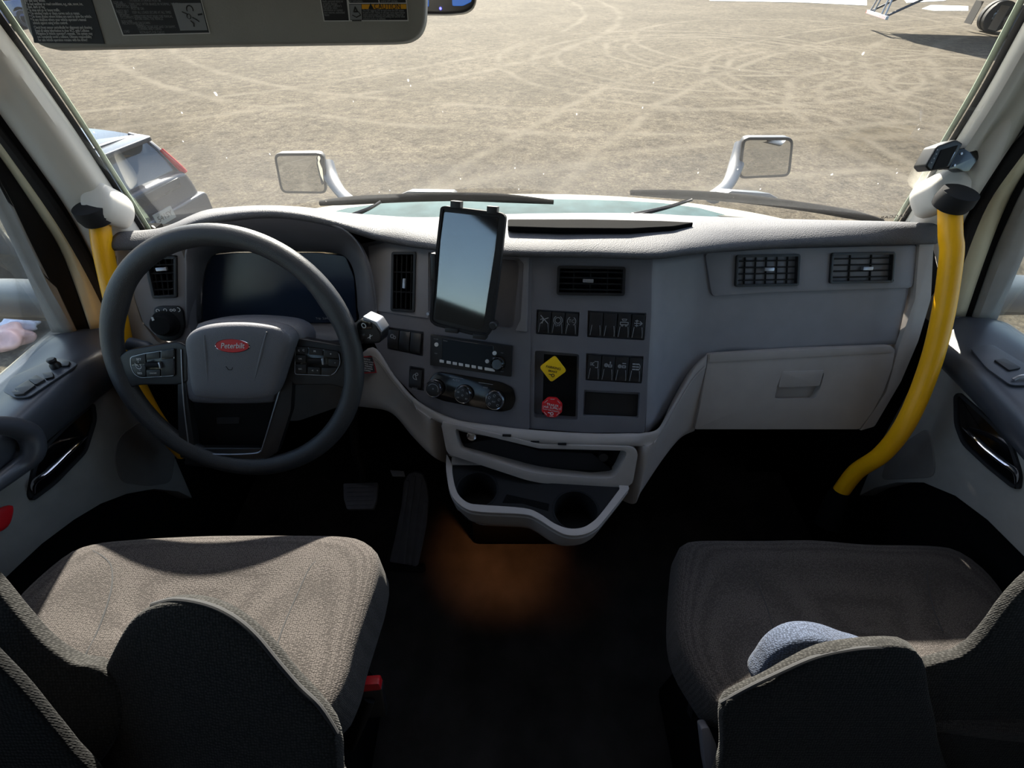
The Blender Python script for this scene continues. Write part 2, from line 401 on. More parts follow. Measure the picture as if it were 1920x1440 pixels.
def txt(bm, fr, s, x, y, size, h=.0006, rot=0, align='CENTER', shear=0, sx=1.0, ext=.00015):
    cu = bpy.data.curves.new('t', 'FONT'); cu.body = s; cu.size = size; cu.align_x = align; cu.align_y = 'CENTER'; cu.extrude = ext; cu.shear = shear; cu.resolution_u = 2
    o = bpy.data.objects.new('t', cu); me = bpy.data.meshes.new_from_object(o)
    k = len(bm.verts); bm.from_mesh(me); bm.verts.ensure_lookup_table(); c, q = math.cos(rot), math.sin(rot)
    for v in bm.verts[k:]:
        a, b, d = v.co.x * sx, v.co.y, v.co.z; v.co = fr.w(x + a * c - b * q, y + a * q + b * c, h + d)
    bpy.data.objects.remove(o); bpy.data.curves.remove(cu); bpy.data.meshes.remove(me); return bm
def stroke(bm, fr, pts, w, h=.0006, d=.0004, closed=False):
    """a raised line of width w"""
    P = [Vector(p) for p in pts]; k = len(P)
    for i in range(k if closed else k - 1):
        a, b = P[i], P[(i + 1) % k]; t = (b - a)
        if t.length < 1e-9: continue
        t.normalize(); nn = Vector((-t.y, t.x)) * w / 2; a2, b2 = a - t * w * .3, b + t * w * .3
        join(bm, prism(fr, [tuple(a2 - nn), tuple(b2 - nn), tuple(b2 + nn), tuple(a2 + nn)], h - d, h))
    return bm
def arc(r, a0, a1, n=10, cx=0, cy=0): return [(cx + r * math.cos(R(a0 + (a1 - a0) * i / n)), cy + r * math.sin(R(a0 + (a1 - a0) * i / n))) for i in range(n + 1)]
UP = Fr((0, 0, 0), (1, 0, 0), (0, 1, 0))

# ================================================================== THE SETTING: ground outside and the cab shell
GZ = -1.5
def ground_mat():
    m = bpy.data.materials.new('packed gravel yard'); m.use_nodes = True; nt = m.node_tree; N = nt.nodes; L = nt.links
    b = N['Principled BSDF']; b.inputs['Roughness'].default_value = .95; b.inputs['Specular IOR Level'].default_value = .1
    tc = N.new('ShaderNodeTexCoord')
    def noise(sc, det, ro=.6, src=None):
        n = N.new('ShaderNodeTexNoise'); n.inputs['Scale'].default_value = sc; n.inputs['Detail'].default_value = det; n.inputs['Roughness'].default_value = ro
        L.new(src or tc.outputs['Object'], n.inputs['Vector']); return n.outputs['Fac']
    def ramp(src, a, b_, pa, pb):
        r = N.new('ShaderNodeValToRGB'); r.color_ramp.elements[0].position = pa; r.color_ramp.elements[1].position = pb
        r.color_ramp.elements[0].color = (*a, 1); r.color_ramp.elements[1].color = (*b_, 1); L.new(src, r.inputs[0]); return r.outputs[0]
    def mix(f, a, b_, bt='MIX', fv=.5):
        x = N.new('ShaderNodeMix'); x.data_type = 'RGBA'; x.blend_type = bt; x.inputs[0].default_value = fv
        if f is not None: L.new(f, x.inputs[0])
        for s, k in ((a, 6), (b_, 7)):
            if isinstance(s, tuple): x.inputs[k].default_value = (*s, 1)
            else: L.new(s, x.inputs[k])
        return x.outputs[2]
    base = ramp(noise(.35, 5), (.050, .042, .031), (.073, .062, .047), .35, .65)
    fine = ramp(noise(5, 15, .82), (.42, .41, .40), (1.5, 1.48, 1.44), .38, .62)
    c = mix(None, base, fine, 'MULTIPLY', 1)
    grit = ramp(noise(28, 6, .8), (.35, .35, .35), (1.6, 1.6, 1.6), .34, .66)
    c = mix(None, c, grit, 'MULTIPLY', .85)
    # tyre tracks: arcs and straight double ruts pressed into the dust
    sep = N.new('ShaderNodeSeparateXYZ'); wob = N.new('ShaderNodeMixRGB')
    nv = N.new('ShaderNodeTexNoise'); nv.inputs['Scale'].default_value = .6; L.new(tc.outputs['Object'], nv.inputs['Vector'])
    vm = N.new('ShaderNodeVectorMath'); vm.operation = 'MULTIPLY_ADD'; vm.inputs[1].default_value = (.5, .5, 0); L.new(nv.outputs['Color'], vm.inputs[0]); L.new(tc.outputs['Object'], vm.inputs[2])
    tot = None
    tracks = [('c', 6.2, 18.6, 6.4, .2), ('c', 6.2, 18.6, 5.2, .22), ('c', 6.2, 18.6, 4.5, .16), ('c', 7.5, 20.0, 4.0, .2), ('c', 7.5, 20.0, 3.3, .16), ('c', 37.2, -9.2, 40, .22), ('c', 37.2, -9.2, 41.8, .22), ('c', 11.5, 15.5, 5.6, .2), ('c', 11.5, 15.5, 5.0, .2), ('c', 12, 22, 7.0, .25),
              ('c', 13, 14, 3.2, .2), ('c', 13, 14, 2.6, .16), ('c', 16, 10, 9.5, .25), ('c', 16, 10, 8.8, .2), ('c', 3, 30, 19.5, .25), ('c', 3, 30, 17.7, .25),
              ('c', -20, 34, 26, .3), ('c', -20, 34, 24.2, .25), ('c', 9, -8, 18.5, .3), ('c', 9, -8, 16.6, .25), ('c', 30, 8, 21, .3), ('c', 30, 8, 19.2, .3)]
    for _, x, y, r, w in tracks:
        d = N.new('ShaderNodeVectorMath'); d.operation = 'DISTANCE'; d.inputs[1].default_value = (x, y - 50, 0)
        fl = N.new('ShaderNodeVectorMath'); fl.operation = 'MULTIPLY'; fl.inputs[1].default_value = (1, 1, 0); L.new(vm.outputs[0], fl.inputs[0]); L.new(fl.outputs[0], d.inputs[0])
        s = N.new('ShaderNodeMath'); s.operation = 'SUBTRACT'; s.inputs[1].default_value = r; L.new(d.outputs['Value'], s.inputs[0])
        a = N.new('ShaderNodeMath'); a.operation = 'ABSOLUTE'; L.new(s.outputs[0], a.inputs[0])
        mr = N.new('ShaderNodeMapRange'); mr.interpolation_type = 'SMOOTHSTEP'; mr.inputs[1].default_value = w; mr.inputs[2].default_value = 0; mr.inputs[3].default_value = 0; mr.inputs[4].default_value = 1
        L.new(a.outputs[0], mr.inputs[0])
        if tot is None: tot = mr.outputs[0]
        else:
            mx = N.new('ShaderNodeMath'); mx.operation = 'MAXIMUM'; L.new(tot, mx.inputs[0]); L.new(mr.outputs[0], mx.inputs[1]); tot = mx.outputs[0]
    pm = N.new('ShaderNodeMath'); pm.operation = 'MULTIPLY'; L.new(tot, pm.inputs[0]); L.new(ramp(noise(.9, 3), (.03, .03, .03), (.62, .62, .62), .30, .60), pm.inputs[1])
    c = mix(pm.outputs[0], c, (.108, .093, .072))
    st = N.new('ShaderNodeTexVoronoi'); st.inputs['Scale'].default_value = 17; L.new(tc.outputs['Object'], st.inputs['Vector'])
    c = mix(ramp(st.outputs['Distance'], (1, 1, 1), (0, 0, 0), .06, .13), c, (.15, .14, .12))
    L.new(c, b.inputs['Base Color'])
    bu = N.new('ShaderNodeBump'); bu.inputs['Strength'].default_value = .55; bu.inputs['Distance'].default_value = .03
    L.new(noise(22, 8, .7), bu.inputs['Height']); L.new(bu.outputs[0], b.inputs['Normal'])
    return m
M['ground'] = ground_mat()
def box_on(x0, x1, y0, y1, z0, z1): return box((x0, y0, z0), (x1, y1, z1))
mk('ground', box_on(-90, 90, -60, 160, GZ - .3, GZ), 'ground', kind='structure')

# cab shell (z = 0 is the cab floor)
X0 = .03
mk('floor', box_on(-.98, 1.04, -1.6, 1.28, -.06, 0), 'carpet', kind='structure')
mk('ceiling', box_on(-1.06, 1.12, -1.66, .70, 1.66, 1.74), 'shell', kind='structure')
mk('wall_back', box_on(-1.0, 1.06, -1.66, -1.6, 0, 1.66), 'sleeper', kind='structure')
mk('wall_front', join(box_on(-.98, 1.04, 1.06, 1.10, 0, .835), join(join(box_on(-1.0, -.58, .97, 1.10, .825, .84), box_on(.64, 1.06, .97, 1.10, .825, .84)), join(box_on(-1.03, -.77, .955, .975, 0, .90), box_on(.83, 1.09, .955, .975, 0, .90)))), 'void', kind='structure')  # firewall, with side plates added to block sun leaking past the dash
for sx, nm in ((-1, 'left'), (1, 'right')):
    xo = X0 + sx * 1.0; a, b = sorted((xo, xo + sx * .05)); w0, w1 = (-1.45, -.30)
    bm = box((a, -1.6, -.2), (b, -.12, 1.05)); join(bm, box((a, -.12, 1.42), (b, .55, 1.66)))
    join(bm, box((a, -1.6, 1.05), (b, w0, 1.66))); join(bm, box((a, w1, 1.05), (b, -.12, 1.66))); join(bm, box((a, w0, 1.60), (b, w1, 1.66)))
    if sx > 0: join(bm, box((a, w0, 1.05), (b, w1, 1.60)))
    mk('wall_' + nm, bm, 'sleeper', kind='structure')
    xo = X0 + sx * 1.06; a, b = sorted((xo, xo + sx * .02))
    bm = box((a, -1.7, -.5), (b, -.12, 1.04)); join(bm, box((a, -1.7, 1.04), (b, -1.46, 1.76)))
    mk('trim_%d' % (5 if sx < 0 else 6), bm, 'hood', kind='structure')
mk('window_4', box((X0 - 1.03, -1.45, 1.05), (X0 - 1.022, -.30, 1.60)), 'sideglass', kind='structure')  # unseen window, added and sized for the pale reflection in the tablet

# windscreen: curved, leaning sheet with real thickness
def ws(x, z, off=0): return Vector((x, 1.05 + off - .11 * ((x - X0) / .8) ** 2 - .466 * (z - .90), z))
rows = []
for j in range(10):
    z = .86 + j * .082; hw = .86 - .22 * (z - .9)
    rows.append([ws(X0 + hw * u / 14, z) for u in range(-14, 15)])
wsm = mk('window_1', grid(rows), 'glass', kind='structure', solid=.005, recalc=False)
# black edge band around the glass and header above it
for sgn in (-1, 1):
    rows = []
    for j in range(10):
        z = .86 + j * .082; hw = .86 - .22 * (z - .9)
        rows.append([ws(X0 + sgn * (hw + .02 - .0 * k), z, .012 - .004 * k) if k == 0 else ws(X0 + sgn * (hw - .045), z, .006) for k in range(2)])
hd = [[ws(X0 + .80 * u / 8, 1.50, -.02) for u in range(-8, 9)], [ws(X0 + .8 * u / 8, 1.60, .0) for u in range(-8, 9)], [Vector((X0 + .82 * u / 8, .60, 1.68)) for u in range(-8, 9)]]
mk('trim_1', grid(hd), 'shell', kind='structure', solid=.02)

# ---- the two A-pillars: each strip of trim, seal and frame
def ext(P, k):
    return P + [P[-1] + (P[-1] - P[-2]) * k]
def strips(name, side, G, Mi, T, Dk, Gb, Be, Bk, Fm, xs):
    root = empty(name, (X0 + side * .82, .93, .8), kind='structure')
    def row(px, x0, x1):
        n = len(px) - 1; return ext([onx(p[0], p[1], x0 + (x1 - x0) * i / n) for i, p in enumerate(px)], 1.6)
    g, mi, t, dk, gb, be, bk, fm = (row(p, *x) for p, x in zip((G, Mi, T, Dk, Gb, Be, Bk, Fm), xs))
    inn = [a.lerp(b, .12) + Vector((side * .012, .01, -.004)) for a, b in zip(g, mi)]
    out0 = [p + Vector((-side * .012, .03, 0)) for p in g]
    mk('dotted_glass_edge', loft([[p + Vector((-side * .020, .014, 0)) for p in g], [p + Vector((-side * .012, .012, 0)) for p in g]], 5, 1), 'frit', root, solid=.003)
    mk('glass_seal', loft([[p + Vector((-side * .013, .006, 0)) for p in g], [p + Vector((side * .002, .0, 0)) for p in g], [p + Vector((side * .02, .03, 0)) for p in g]], 5, 2), 'blackmt', root, solid=.004)
    mk('pillar_trim', loft([g, [a.lerp(b, .5) + Vector((-side * .012, -.012, 0)) for a, b in zip(g, mi)], mi, [a.lerp(b, .55) + Vector((-side * .006, -.006, 0)) for a, b in zip(mi, t)], t, [p + Vector((side * .03, .02, 0)) for p in t]], 5, 4), 'pillar', root, solid=.006)
    mk('door_seal', loft([[p + Vector((side * .006, .003, 0)) for p in t], [a.lerp(b, .5) + Vector((side * .012, 0, 0)) for a, b in zip(t, dk)], dk], 5, 3), 'blackmt', root, solid=.006)
    mk('seal_lip', loft([dk, [a.lerp(b, .5) + Vector((-side * .006, -.004, 0)) for a, b in zip(dk, gb)], gb], 5, 3), 'rubber', root, solid=.005)
    mk('door_frame', loft([gb, [a.lerp(b, .5) + Vector((-side * .006, -.004, 0)) for a, b in zip(gb, be)], be], 5, 3), 'beige', root, solid=.005)
    mk('window_rubber', loft([be, [a.lerp(b, .5) + Vector((side * .006, 0, 0)) for a, b in zip(be, bk)], bk], 5, 3), 'blackmt', root, solid=.005)
    mk('window_frame', loft([bk, [a.lerp(b, .5) + Vector((-side * .004, -.002, 0)) for a, b in zip(bk, fm)], fm, [p + Vector((side * .03, 0, 0)) for p in fm]], 5, 2), 'door', root, solid=.005)
    return fm
fmL = strips('trim_2', -1,
    [(262, 440), (200, 345), (120, 225), (40, 112), (0, 58)],
    [(222, 460), (178, 385), (108, 285), (30, 175), (-10, 120)],
    [(204, 531), (163, 444), (117, 365), (29, 240), (-12, 182)],
    [(205, 560), (152, 458), (102, 380), (10, 258), (-50, 180)],
    [(205, 604), (148, 490), (95, 400), (0, 262), (-70, 178)],
    [(169, 616), (125, 482), (73, 392), (-10, 270), (-90, 178)],
    [(140, 622), (100, 540), (58, 456), (0, 339), (-100, 190)],
    [(128, 622), (85, 520), (38, 415), (-10, 330), (-110, 190)],
    [(-.785, -.70), (-.795, -.73), (-.865, -.79), (-.88, -.81), (-.89, -.82), (-.905, -.84), (-.925, -.86), (-.93, -.87)])
fmR = strips('trim_3', 1,
    [(1700, 420), (1745, 350), (1800, 262), (1860, 165), (1920, 57)],
    [(1745, 440), (1790, 350), (1843, 262), (1895, 180), (1945, 95)],
    [(1765, 520), (1795, 430), (1817, 380), (1907, 240), (1965, 150)],
    [(1772, 560), (1800, 470), (1850, 345), (1920, 245), (1980, 165)],
    [(1780, 587), (1808, 490), (1853, 385), (1920, 290), (1995, 185)],
    [(1807, 592), (1845, 480), (1883, 382), (1925, 305), (2010, 180)],
    [(1826, 597), (1867, 480), (1895, 415), (1935, 335), (2030, 190)],
    [(1838, 600), (1886, 480), (1912, 420), (1950, 345), (2050, 190)],
    [(.845, .73), (.855, .76), (.92, .82), (.935, .84), (.945, .85), (.965, .87), (.98, .89), (.985, .90)])

# ---- the doors
def door(name, side, r0, r1, r2, xs, arch, arch_x, ins, rec, hnd, hndx, plate, plate_parts, extra):
    d = empty(name, (X0 + side * .92, .3, 0), kind='structure')
    A = [onx(p[0], p[1], xs[0]) for p in r0]; B = [onx(p[0], p[1], xs[1]) for p in r1]; C = [onx(p[0], p[1], xs[2]) for p in r2]
    for L_ in (A, B, C): L_.insert(0, L_[0] + (L_[0] - L_[1]) * 1.2); L_.insert(0, L_[0] + Vector((0, -.30, 0))); L_.append(L_[-1] + (L_[-1] - L_[-2]) * .5)
    inb = [Vector((side * .0 + p.x + side * .02, p.y, p.z - .012)) for p in C]
    mid = [a.lerp(b, .55) + Vector((0, 0, .004)) for a, b in zip(A, B)]
    edge = [p + Vector((side * .05, 0, -.004)) for p in A]
    led = mk('armrest_ledge', loft([edge, A, mid, B, [b.lerp(c, .45) + Vector((-side * .012, 0, -.0)) for b, c in zip(B, C)], C, inb], 5, 4), 'doorpad', d, solid=.008)
    fr = Fr((arch_x, .4, .6), (0, -side, 0), (0, 0, 1))            # Z looks into the cab
    top = [p + Vector((0, 0, .01)) for p in C]
    poly = [fr.loc((arch_x, p.y, p.z))[:2] for p in top] + [fr.l(x, y) for x, y in arch] + [fr.loc((0, C[0].y, .52))[:2]]
    mk('door_panel', prism(fr, poly, -.04, 0, .004), 'door', d)
    mk('lower_panel', prism(fr, [fr.loc((0, y, z))[:2] for y, z in ((-.12, .0), (1.05, .0), (1.05, .70), (.7, .72), (-.12, .68))], -.075, -.045), 'void', d)
    xo = X0 + side * .99; a, b = sorted((xo, xo + side * .03))
    mk('door_skin', box((a, -.12, -.2), (b, 1.15, .745)), 'hood', d)
    if ins: mk('panel_patch', slab(fr, ins, -.002, .002, .001, 1, r=.02), 'door dark', d)  # flat patch in a darker tone than the door panel
    polyr = rpoly([fr.l(x, y, .003) for x, y in rec], .012, 3); inr = scaled(polyr, .006)
    mk('handle_surround', ring(fr, polyr, inr, -.002, .005, .0008), 'rubber', d)
    mk('handle_recess', prism(fr, inr, -.003, .0015), 'piano', d)
    hp = [fr.w(*fr.l(x, y, k), k) for (x, y), k in zip(hnd, hndx)]
    mk('door_handle', tube(hp, [.004, .0075, .0085, .0085, .0075, .004][:len(hp)], 12, 6, flat=.55), 'chrome', d, label='chrome door handle')
    # switch plate lies on the ledge
    tree = BVHTree.FromPolygons([v.co + ORG[led.name] for v in led.data.vertices], [tuple(q.vertices) for q in led.data.polygons])
    P = [tree.ray_cast(CAM, dirv(x, y).normalized())[0] or onx(x, y, xs[0] + (xs[1] - xs[0]) * f) for x, y, f in plate]
    pf = F3(P[0], P[1], P[2]) if side < 0 else F3(P[0], P[1], P[2])
    if pf.Z.z < 0: pf = Fr(pf.O, pf.X, -pf.Y)
    pf.O = pf.O + pf.Z * .002
    return d, fr, pf
dL, frL, pfL = door('door_1', -1,
    [(0, 740), (60, 688), (128, 630), (207, 603)], [(0, 812), (70, 752), (140, 692), (207, 652)], [(0, 905), (60, 850), (130, 790), (207, 728)], (-.91, -.825, -.835),
    [(262, 790), (330, 860), (362, 935), (335, 922), (290, 917), (240, 926), (190, 945), (140, 975), (80, 1020), (0, 1095), (-60, 1160)], -.845,
    [(222, 820), (262, 790), (318, 800), (330, 850), (322, 905), (280, 912), (228, 905), (214, 860)],
    [(177, 757), (181, 787), (162, 848), (104, 908), (60, 941), (52, 929), (62, 873), (83, 835), (125, 794), (167, 758)],
    [(64, 924), (65, 904), (90, 884), (122, 853), (145, 832), (160, 820)], [.004, .016, .022, .024, .020, .006],
    [(40, 738, .0), (132, 692, .35), (70, 698, .3)], None, None)
dR, frR, pfR = door('door_2', 1,
    [(1920, 655), (1895, 637), (1868, 618), (1838, 600), (1778, 588)], [(1920, 775), (1880, 735), (1845, 700), (1800, 665), (1765, 645)], [(1920, 862), (1880, 815), (1840, 768), (1800, 725), (1765, 690)], (.965, .875, .885),
    [(1720, 700), (1650, 830), (1610, 930), (1640, 915), (1680, 905), (1730, 905), (1790, 930), (1850, 975), (1920, 1045), (1990, 1120)], .895,
    [(1665, 850), (1740, 800), (1752, 860), (1752, 895), (1690, 898), (1650, 900)],
    [(1789, 742), (1799, 735), (1857, 787), (1897, 829), (1916, 890), (1913, 918), (1898, 915), (1851, 877), (1804, 833), (1790, 796)],
    [(1905, 906), (1903, 884), (1880, 866), (1850, 842), (1828, 820), (1808, 803)], [.004, .016, .022, .024, .020, .006],
    [(1835, 668, .3), (1890, 708, .55), (1870, 660, .1)], None, None)
# driver's switch plate: window rockers, lock button and mirror joystick
pp = [(4, 733), (22, 706), (100, 672), (122, 672), (147, 682), (52, 745), (26, 745)]
mk('switch_plate', slab(pfL, pp, 0, .003, .001, 2, r=.008), 'doorpad', dL)
for q in ([(26, 728), (52, 712), (66, 722), (42, 739)], [(52, 711), (68, 702), (84, 711), (66, 721)], [(78, 699), (98, 697), (100, 706), (84, 710)], [(115, 677), (131, 677), (128, 685), (114, 686)], [(20, 733), (38, 731), (46, 738), (26, 740)]):
    mk('window_switch', slab(pfL, q, .001, .007, .0012, 2, r=.003), 'black', dL)
jf = pfL.at(106, 688, .003)
mk('mirror_joystick', lathe(jf, [(0, 0), (.009, 0), (.0085, .006), (.006, .010), (.0075, .016), (.006, .019), (0, .0195)], 16), 'black', dL)
pq = [(1819, 652), (1860, 645), (1935, 690), (1935, 722), (1895, 722), (1850, 690)]
mk('switch_plate', slab(pfR, pq, 0, .003, .001, 2, r=.008), 'doorpad', dR)
mk('window_switch', slab(pfR, [(1864, 674), (1884, 671), (1916, 689), (1892, 694)], .001, .007, .0012, 2, r=.003), 'black', dR)
mk('pull_cup_rim', tube([pfR.p(1900, 712, .006), pfR.p(1912, 706, .010), pfR.p(1930, 705, .010), pfR.p(1945, 712, .006)], .003, 8, 4), 'satin', dR)
# red door lamp at the rear of the driver's door, and the pull grip that starts at the frame edge
mk('courtesy_lamp', pillow(Fr(onx(4, 968, -.842), frL.X, frL.Y), [(.02, .0), (0.0, .016), (-.02, .006), (-.022, -.012), (-.004, -.018)], .006, .002, 3, 5, 24), 'red', dL, label='red courtesy lamp lens')
mk('pull_grip', tube([onx(-40, 795, -.80), onx(20, 800, -.80), onx(55, 815, -.80), onx(62, 850, -.80), onx(30, 880, -.81), onx(-40, 930, -.81)], [.012, .016, .017, .016, .014, .012], 12, 6), 'doorpad', dL)
# door glass
for side, fm, nm, bot in ((-1, fmL, 'window_2', .745), (1, fmR, 'window_3', .76)):
    xg = X0 + side * .965
    pts = [(p.y, p.z) for p in fm]
    poly = [(-.12, 1.5)] + [(y + .02, z) for y, z in reversed(pts) if z < 1.5] + [(pts[0][0] + .02, bot), (-.12, bot - .03)]
    f = Fr((xg, 0, 0), (0, 1, 0), (0, 0, 1))
    mk(nm, prism(f, poly, -.002, .002), 'sideglass', kind='structure')

# ================================================================== DASHBOARD
FM = FL(884, 660, .945, 13.5, 30)      # radio panel, turned to the driver
FC = FL(1035, 725, .940, 4, 30)        # brake valve panel
FR_ = FL(1500, 640, .978, 0, 27)       # passenger side
FLp = FL(300, 560, .93, -8, 25)        # panel outboard of the wheel
FS = FL(520, 540, .985, 0, 18)         # instrument screen
dash = empty('dashboard', (X0, .95, .5), 'grey moulded dashboard spanning the cab below the windscreen', 'dashboard')

# soft top pad
def lipp(f, x, y, h=.012): return f.p(x, y, h)
st = [  # far(px,py)  lip(px,py) frame-or-y
    ((262, 440), (215, 466), FLp), ((322, 433), (298, 459), FLp), ((384, 401), (372, 424), .83), ((448, 393), (438, 410), .825), ((512, 391), (512, 405), .825),
    ((577, 394), (585, 413), .825), ((632, 401), (655, 431), .83), ((700, 407), (722, 451), FM), ((800, 411), (810, 465), FM), ((950, 405), (955, 477), FM),
    ((1100, 403), (1100, 479), FC), ((1215, 404), (1222, 482), FC), ((1290, 408), (1290, 474), .80), ((1400, 412), (1400, 465), FR_), ((1550, 417), (1550, 458), FR_),
    ((1660, 420), (1660, 456), FR_), ((1738, 424), (1752, 454), FR_)]
rowF, rowB, rowC, rowN, rowL, rowU = [], [], [], [], [], []
for (fp, lp, f) in st:
    lip = lipp(f, *lp) if isinstance(f, Fr) else ony(lp[0], lp[1], f)
    d = dirv(*fp); xf = fp[0]
    yf = .985 - .10 * ((ont(*fp, 1).x - X0) / .8) ** 2
    far = ony(fp[0], fp[1], yf)
    hood = not isinstance(f, Fr) and f > .81
    up = .016 if not hood else .008
    nose = lip + Vector((0, .004, up)); 
    mid = lip.lerp(far, .45) + Vector((0, 0, .017 if not hood else .008))
    q = lip.lerp(far, .13) + Vector((0, 0, .015 if not hood else .010))
    rowF.append(far); rowB.append(far + Vector((0, .05, -.05))); rowC.append(mid); rowN.append(q); rowL.append(lip); rowU.append(lip + Vector((0, .03, -.004)))
rowNose = [p + Vector((0, -.003, .007)) for p in rowL]
pad = loft([rowB, rowF, rowC, rowN, rowNose, rowL, rowU], 6, 4)
mk('top_pad', pad, 'pad', dash, 60, solid=.004)
# defroster slot in the pad
def curve_line(p, h=0): return p
slot = [(952, 411), (1100, 411), (1240, 414), (1302, 417), (1262, 424), (1180, 428), (1050, 427), (952, 424)]
fs = F3(onz(1100, 418, rowC[10].z + .002), onz(1200, 418, rowC[10].z + .002), onz(1100, 405, rowC[10].z - .008))
mk('defroster_slot', slab(fs, slot, -.004, .006, .001, 1, r=.006), 'void', dash)

# flat and curved facia panels
def facia(name, f, pix, h0, h1, m, r=.004, bev=.002, holes=()):
    bm = slab(f, pix, h0, h1, bev, 2, r=r)
    if holes:
        bm = cut(bm, [prism(f, rpoly([f.l(x, y, h1) for x, y in q], rr, 3), h1 - dp, h1 + .02) for q, rr, dp in holes])
    return mk(name, bm, m, dash)
ventM = [(735, 472), (781, 472), (778, 586), (733, 583)]
pocket = [(806, 478), (970, 488), (974, 500), (964, 610), (955, 616), (880, 610), (806, 596)]
radioq = [(807, 627), (960, 649), (958, 707), (806, 685)]
facia('centre_facia', FM, [(672, 458), (722, 448), (810, 462), (997, 474), (992, 806), (925, 800), (860, 790), (800, 768), (760, 726), (724, 690), (700, 640), (700, 580), (692, 520)], -.03, 0, 'dashdk',
      holes=[(ventM, .004, .022), (pocket, .012, .018), ([(727, 613), (795, 622), (793, 668), (726, 654)], .003, .01), ([(768, 686), (796, 690), (795, 733), (766, 727)], .002, .01)])
facia('upper_facia', FM, [(690, 462), (722, 455), (810, 467), (992, 478), (988, 622), (966, 620), (976, 600), (982, 494), (972, 484), (803, 473), (803, 597), (700, 582), (698, 540)], -.001, .003, 'dash', r=.003, bev=.0012,
      holes=[(ventM, .004, .02)])
ventC = [(1045, 498), (1173, 500), (1171, 555), (1043, 553)]
rec = [(1003, 657), (1086, 664), (1083, 788), (1001, 783)]
facia('valve_facia', FC, [(994, 474), (1223, 480), (1222, 590), (1209, 812), (1100, 812), (989, 804), (990, 600)], -.035, .002, 'dashdk', r=.004,
      holes=[(ventC, .006, .024), (rec, .006, .026), ([(1095, 731), (1200, 736), (1197, 784), (1093, 780)], .003, .012),
             ([(1006, 580), (1087, 585), (1084, 631), (1005, 626)], .002, .01), ([(1102, 582), (1212, 587), (1208, 638), (1101, 632)], .002, .01), ([(1099, 662), (1207, 668), (1203, 719), (1098, 713)], .002, .01)])
mk('blank_insert', slab(FC, [(1098, 735), (1197, 740), (1194, 781), (1096, 777)], -.011, -.0085, .001, 1, r=.002), 'black', dash)
mk('valve_recess_back', slab(FC, [(1020, 664), (1082, 668), (1079, 784), (1017, 780)], -.025, -.0235, .0005, 1), 'blackmt', dash)

# passenger facia: wraps from the valve panel round a soft corner
def mixp(a, b, t): return a.lerp(b, t)
cols = []
for (tx, ty), (bx, by), k in [((1223, 482), (1210, 811), 0), ((1236, 482), (1222, 806), .12), ((1262, 479), (1240, 795), .55), ((1300, 474), (1272, 752), .9), ((1340, 470), (1330, 668), 1), ((1450, 463), (1450, 660), 1), ((1560, 459), (1560, 653), 1), ((1650, 457), (1640, 648), 1), ((1722, 456), (1682, 645), 1)]:
    col = []
    for j in range(6):
        x = tx + (bx - tx) * j / 5; y = ty + (by - ty) * j / 5
        if j in (1,) and k == 1: pass
        P = mixp(FC.p(x, y, .0), FR_.p(x, y, 0), k); col.append(P)
    cols.append(col)
mk('passenger_facia', loft([[c[j] for c in cols] for j in range(6)], 6, 3), 'dash', dash, solid=-.006)
vR1 = [(1380, 478), (1500, 476), (1497, 536), (1377, 538)]; vR2 = [(1558, 474), (1678, 472), (1674, 530), (1554, 532)]
facia('vent_band', FR_, [(1322, 474), (1450, 466), (1722, 459), (1712, 540), (1560, 545), (1440, 549), (1335, 556)], -.004, .005, 'dash', r=.01, bev=.003, holes=[(vR1, .006, .022), (vR2, .006, .022)])
facia('left_facia', FLp, [(240, 468), (335, 455), (352, 500), (355, 604), (362, 640), (330, 642), (296, 634), (268, 606), (252, 560)], -.03, .0, 'dash', holes=[([(268, 480), (333, 478), (334, 558), (286, 560)], .004, .02)])
# light end caps and knee panels
facia('end_cap', FLp, [(216, 468), (243, 468), (252, 560), (266, 604), (294, 640), (352, 668), (352, 690), (262, 672), (226, 590)], -.04, -.003, 'trim', r=.006, bev=.003)
facia('end_cap', FR_, [(1724, 457), (1751, 455), (1746, 560), (1722, 640), (1690, 715), (1640, 800), (1612, 808), (1662, 735), (1686, 648), (1716, 560)], -.06, .010, 'trim', r=.005, bev=.004)
facia('knee_panel', FLp.at(300, 660, -.03), [(250, 650), (352, 664), (470, 672), (690, 655), (735, 700), (700, 762), (640, 762), (560, 790), (430, 790), (330, 700), (262, 690)], -.02, 0, 'door dark', r=.01, bev=.004)

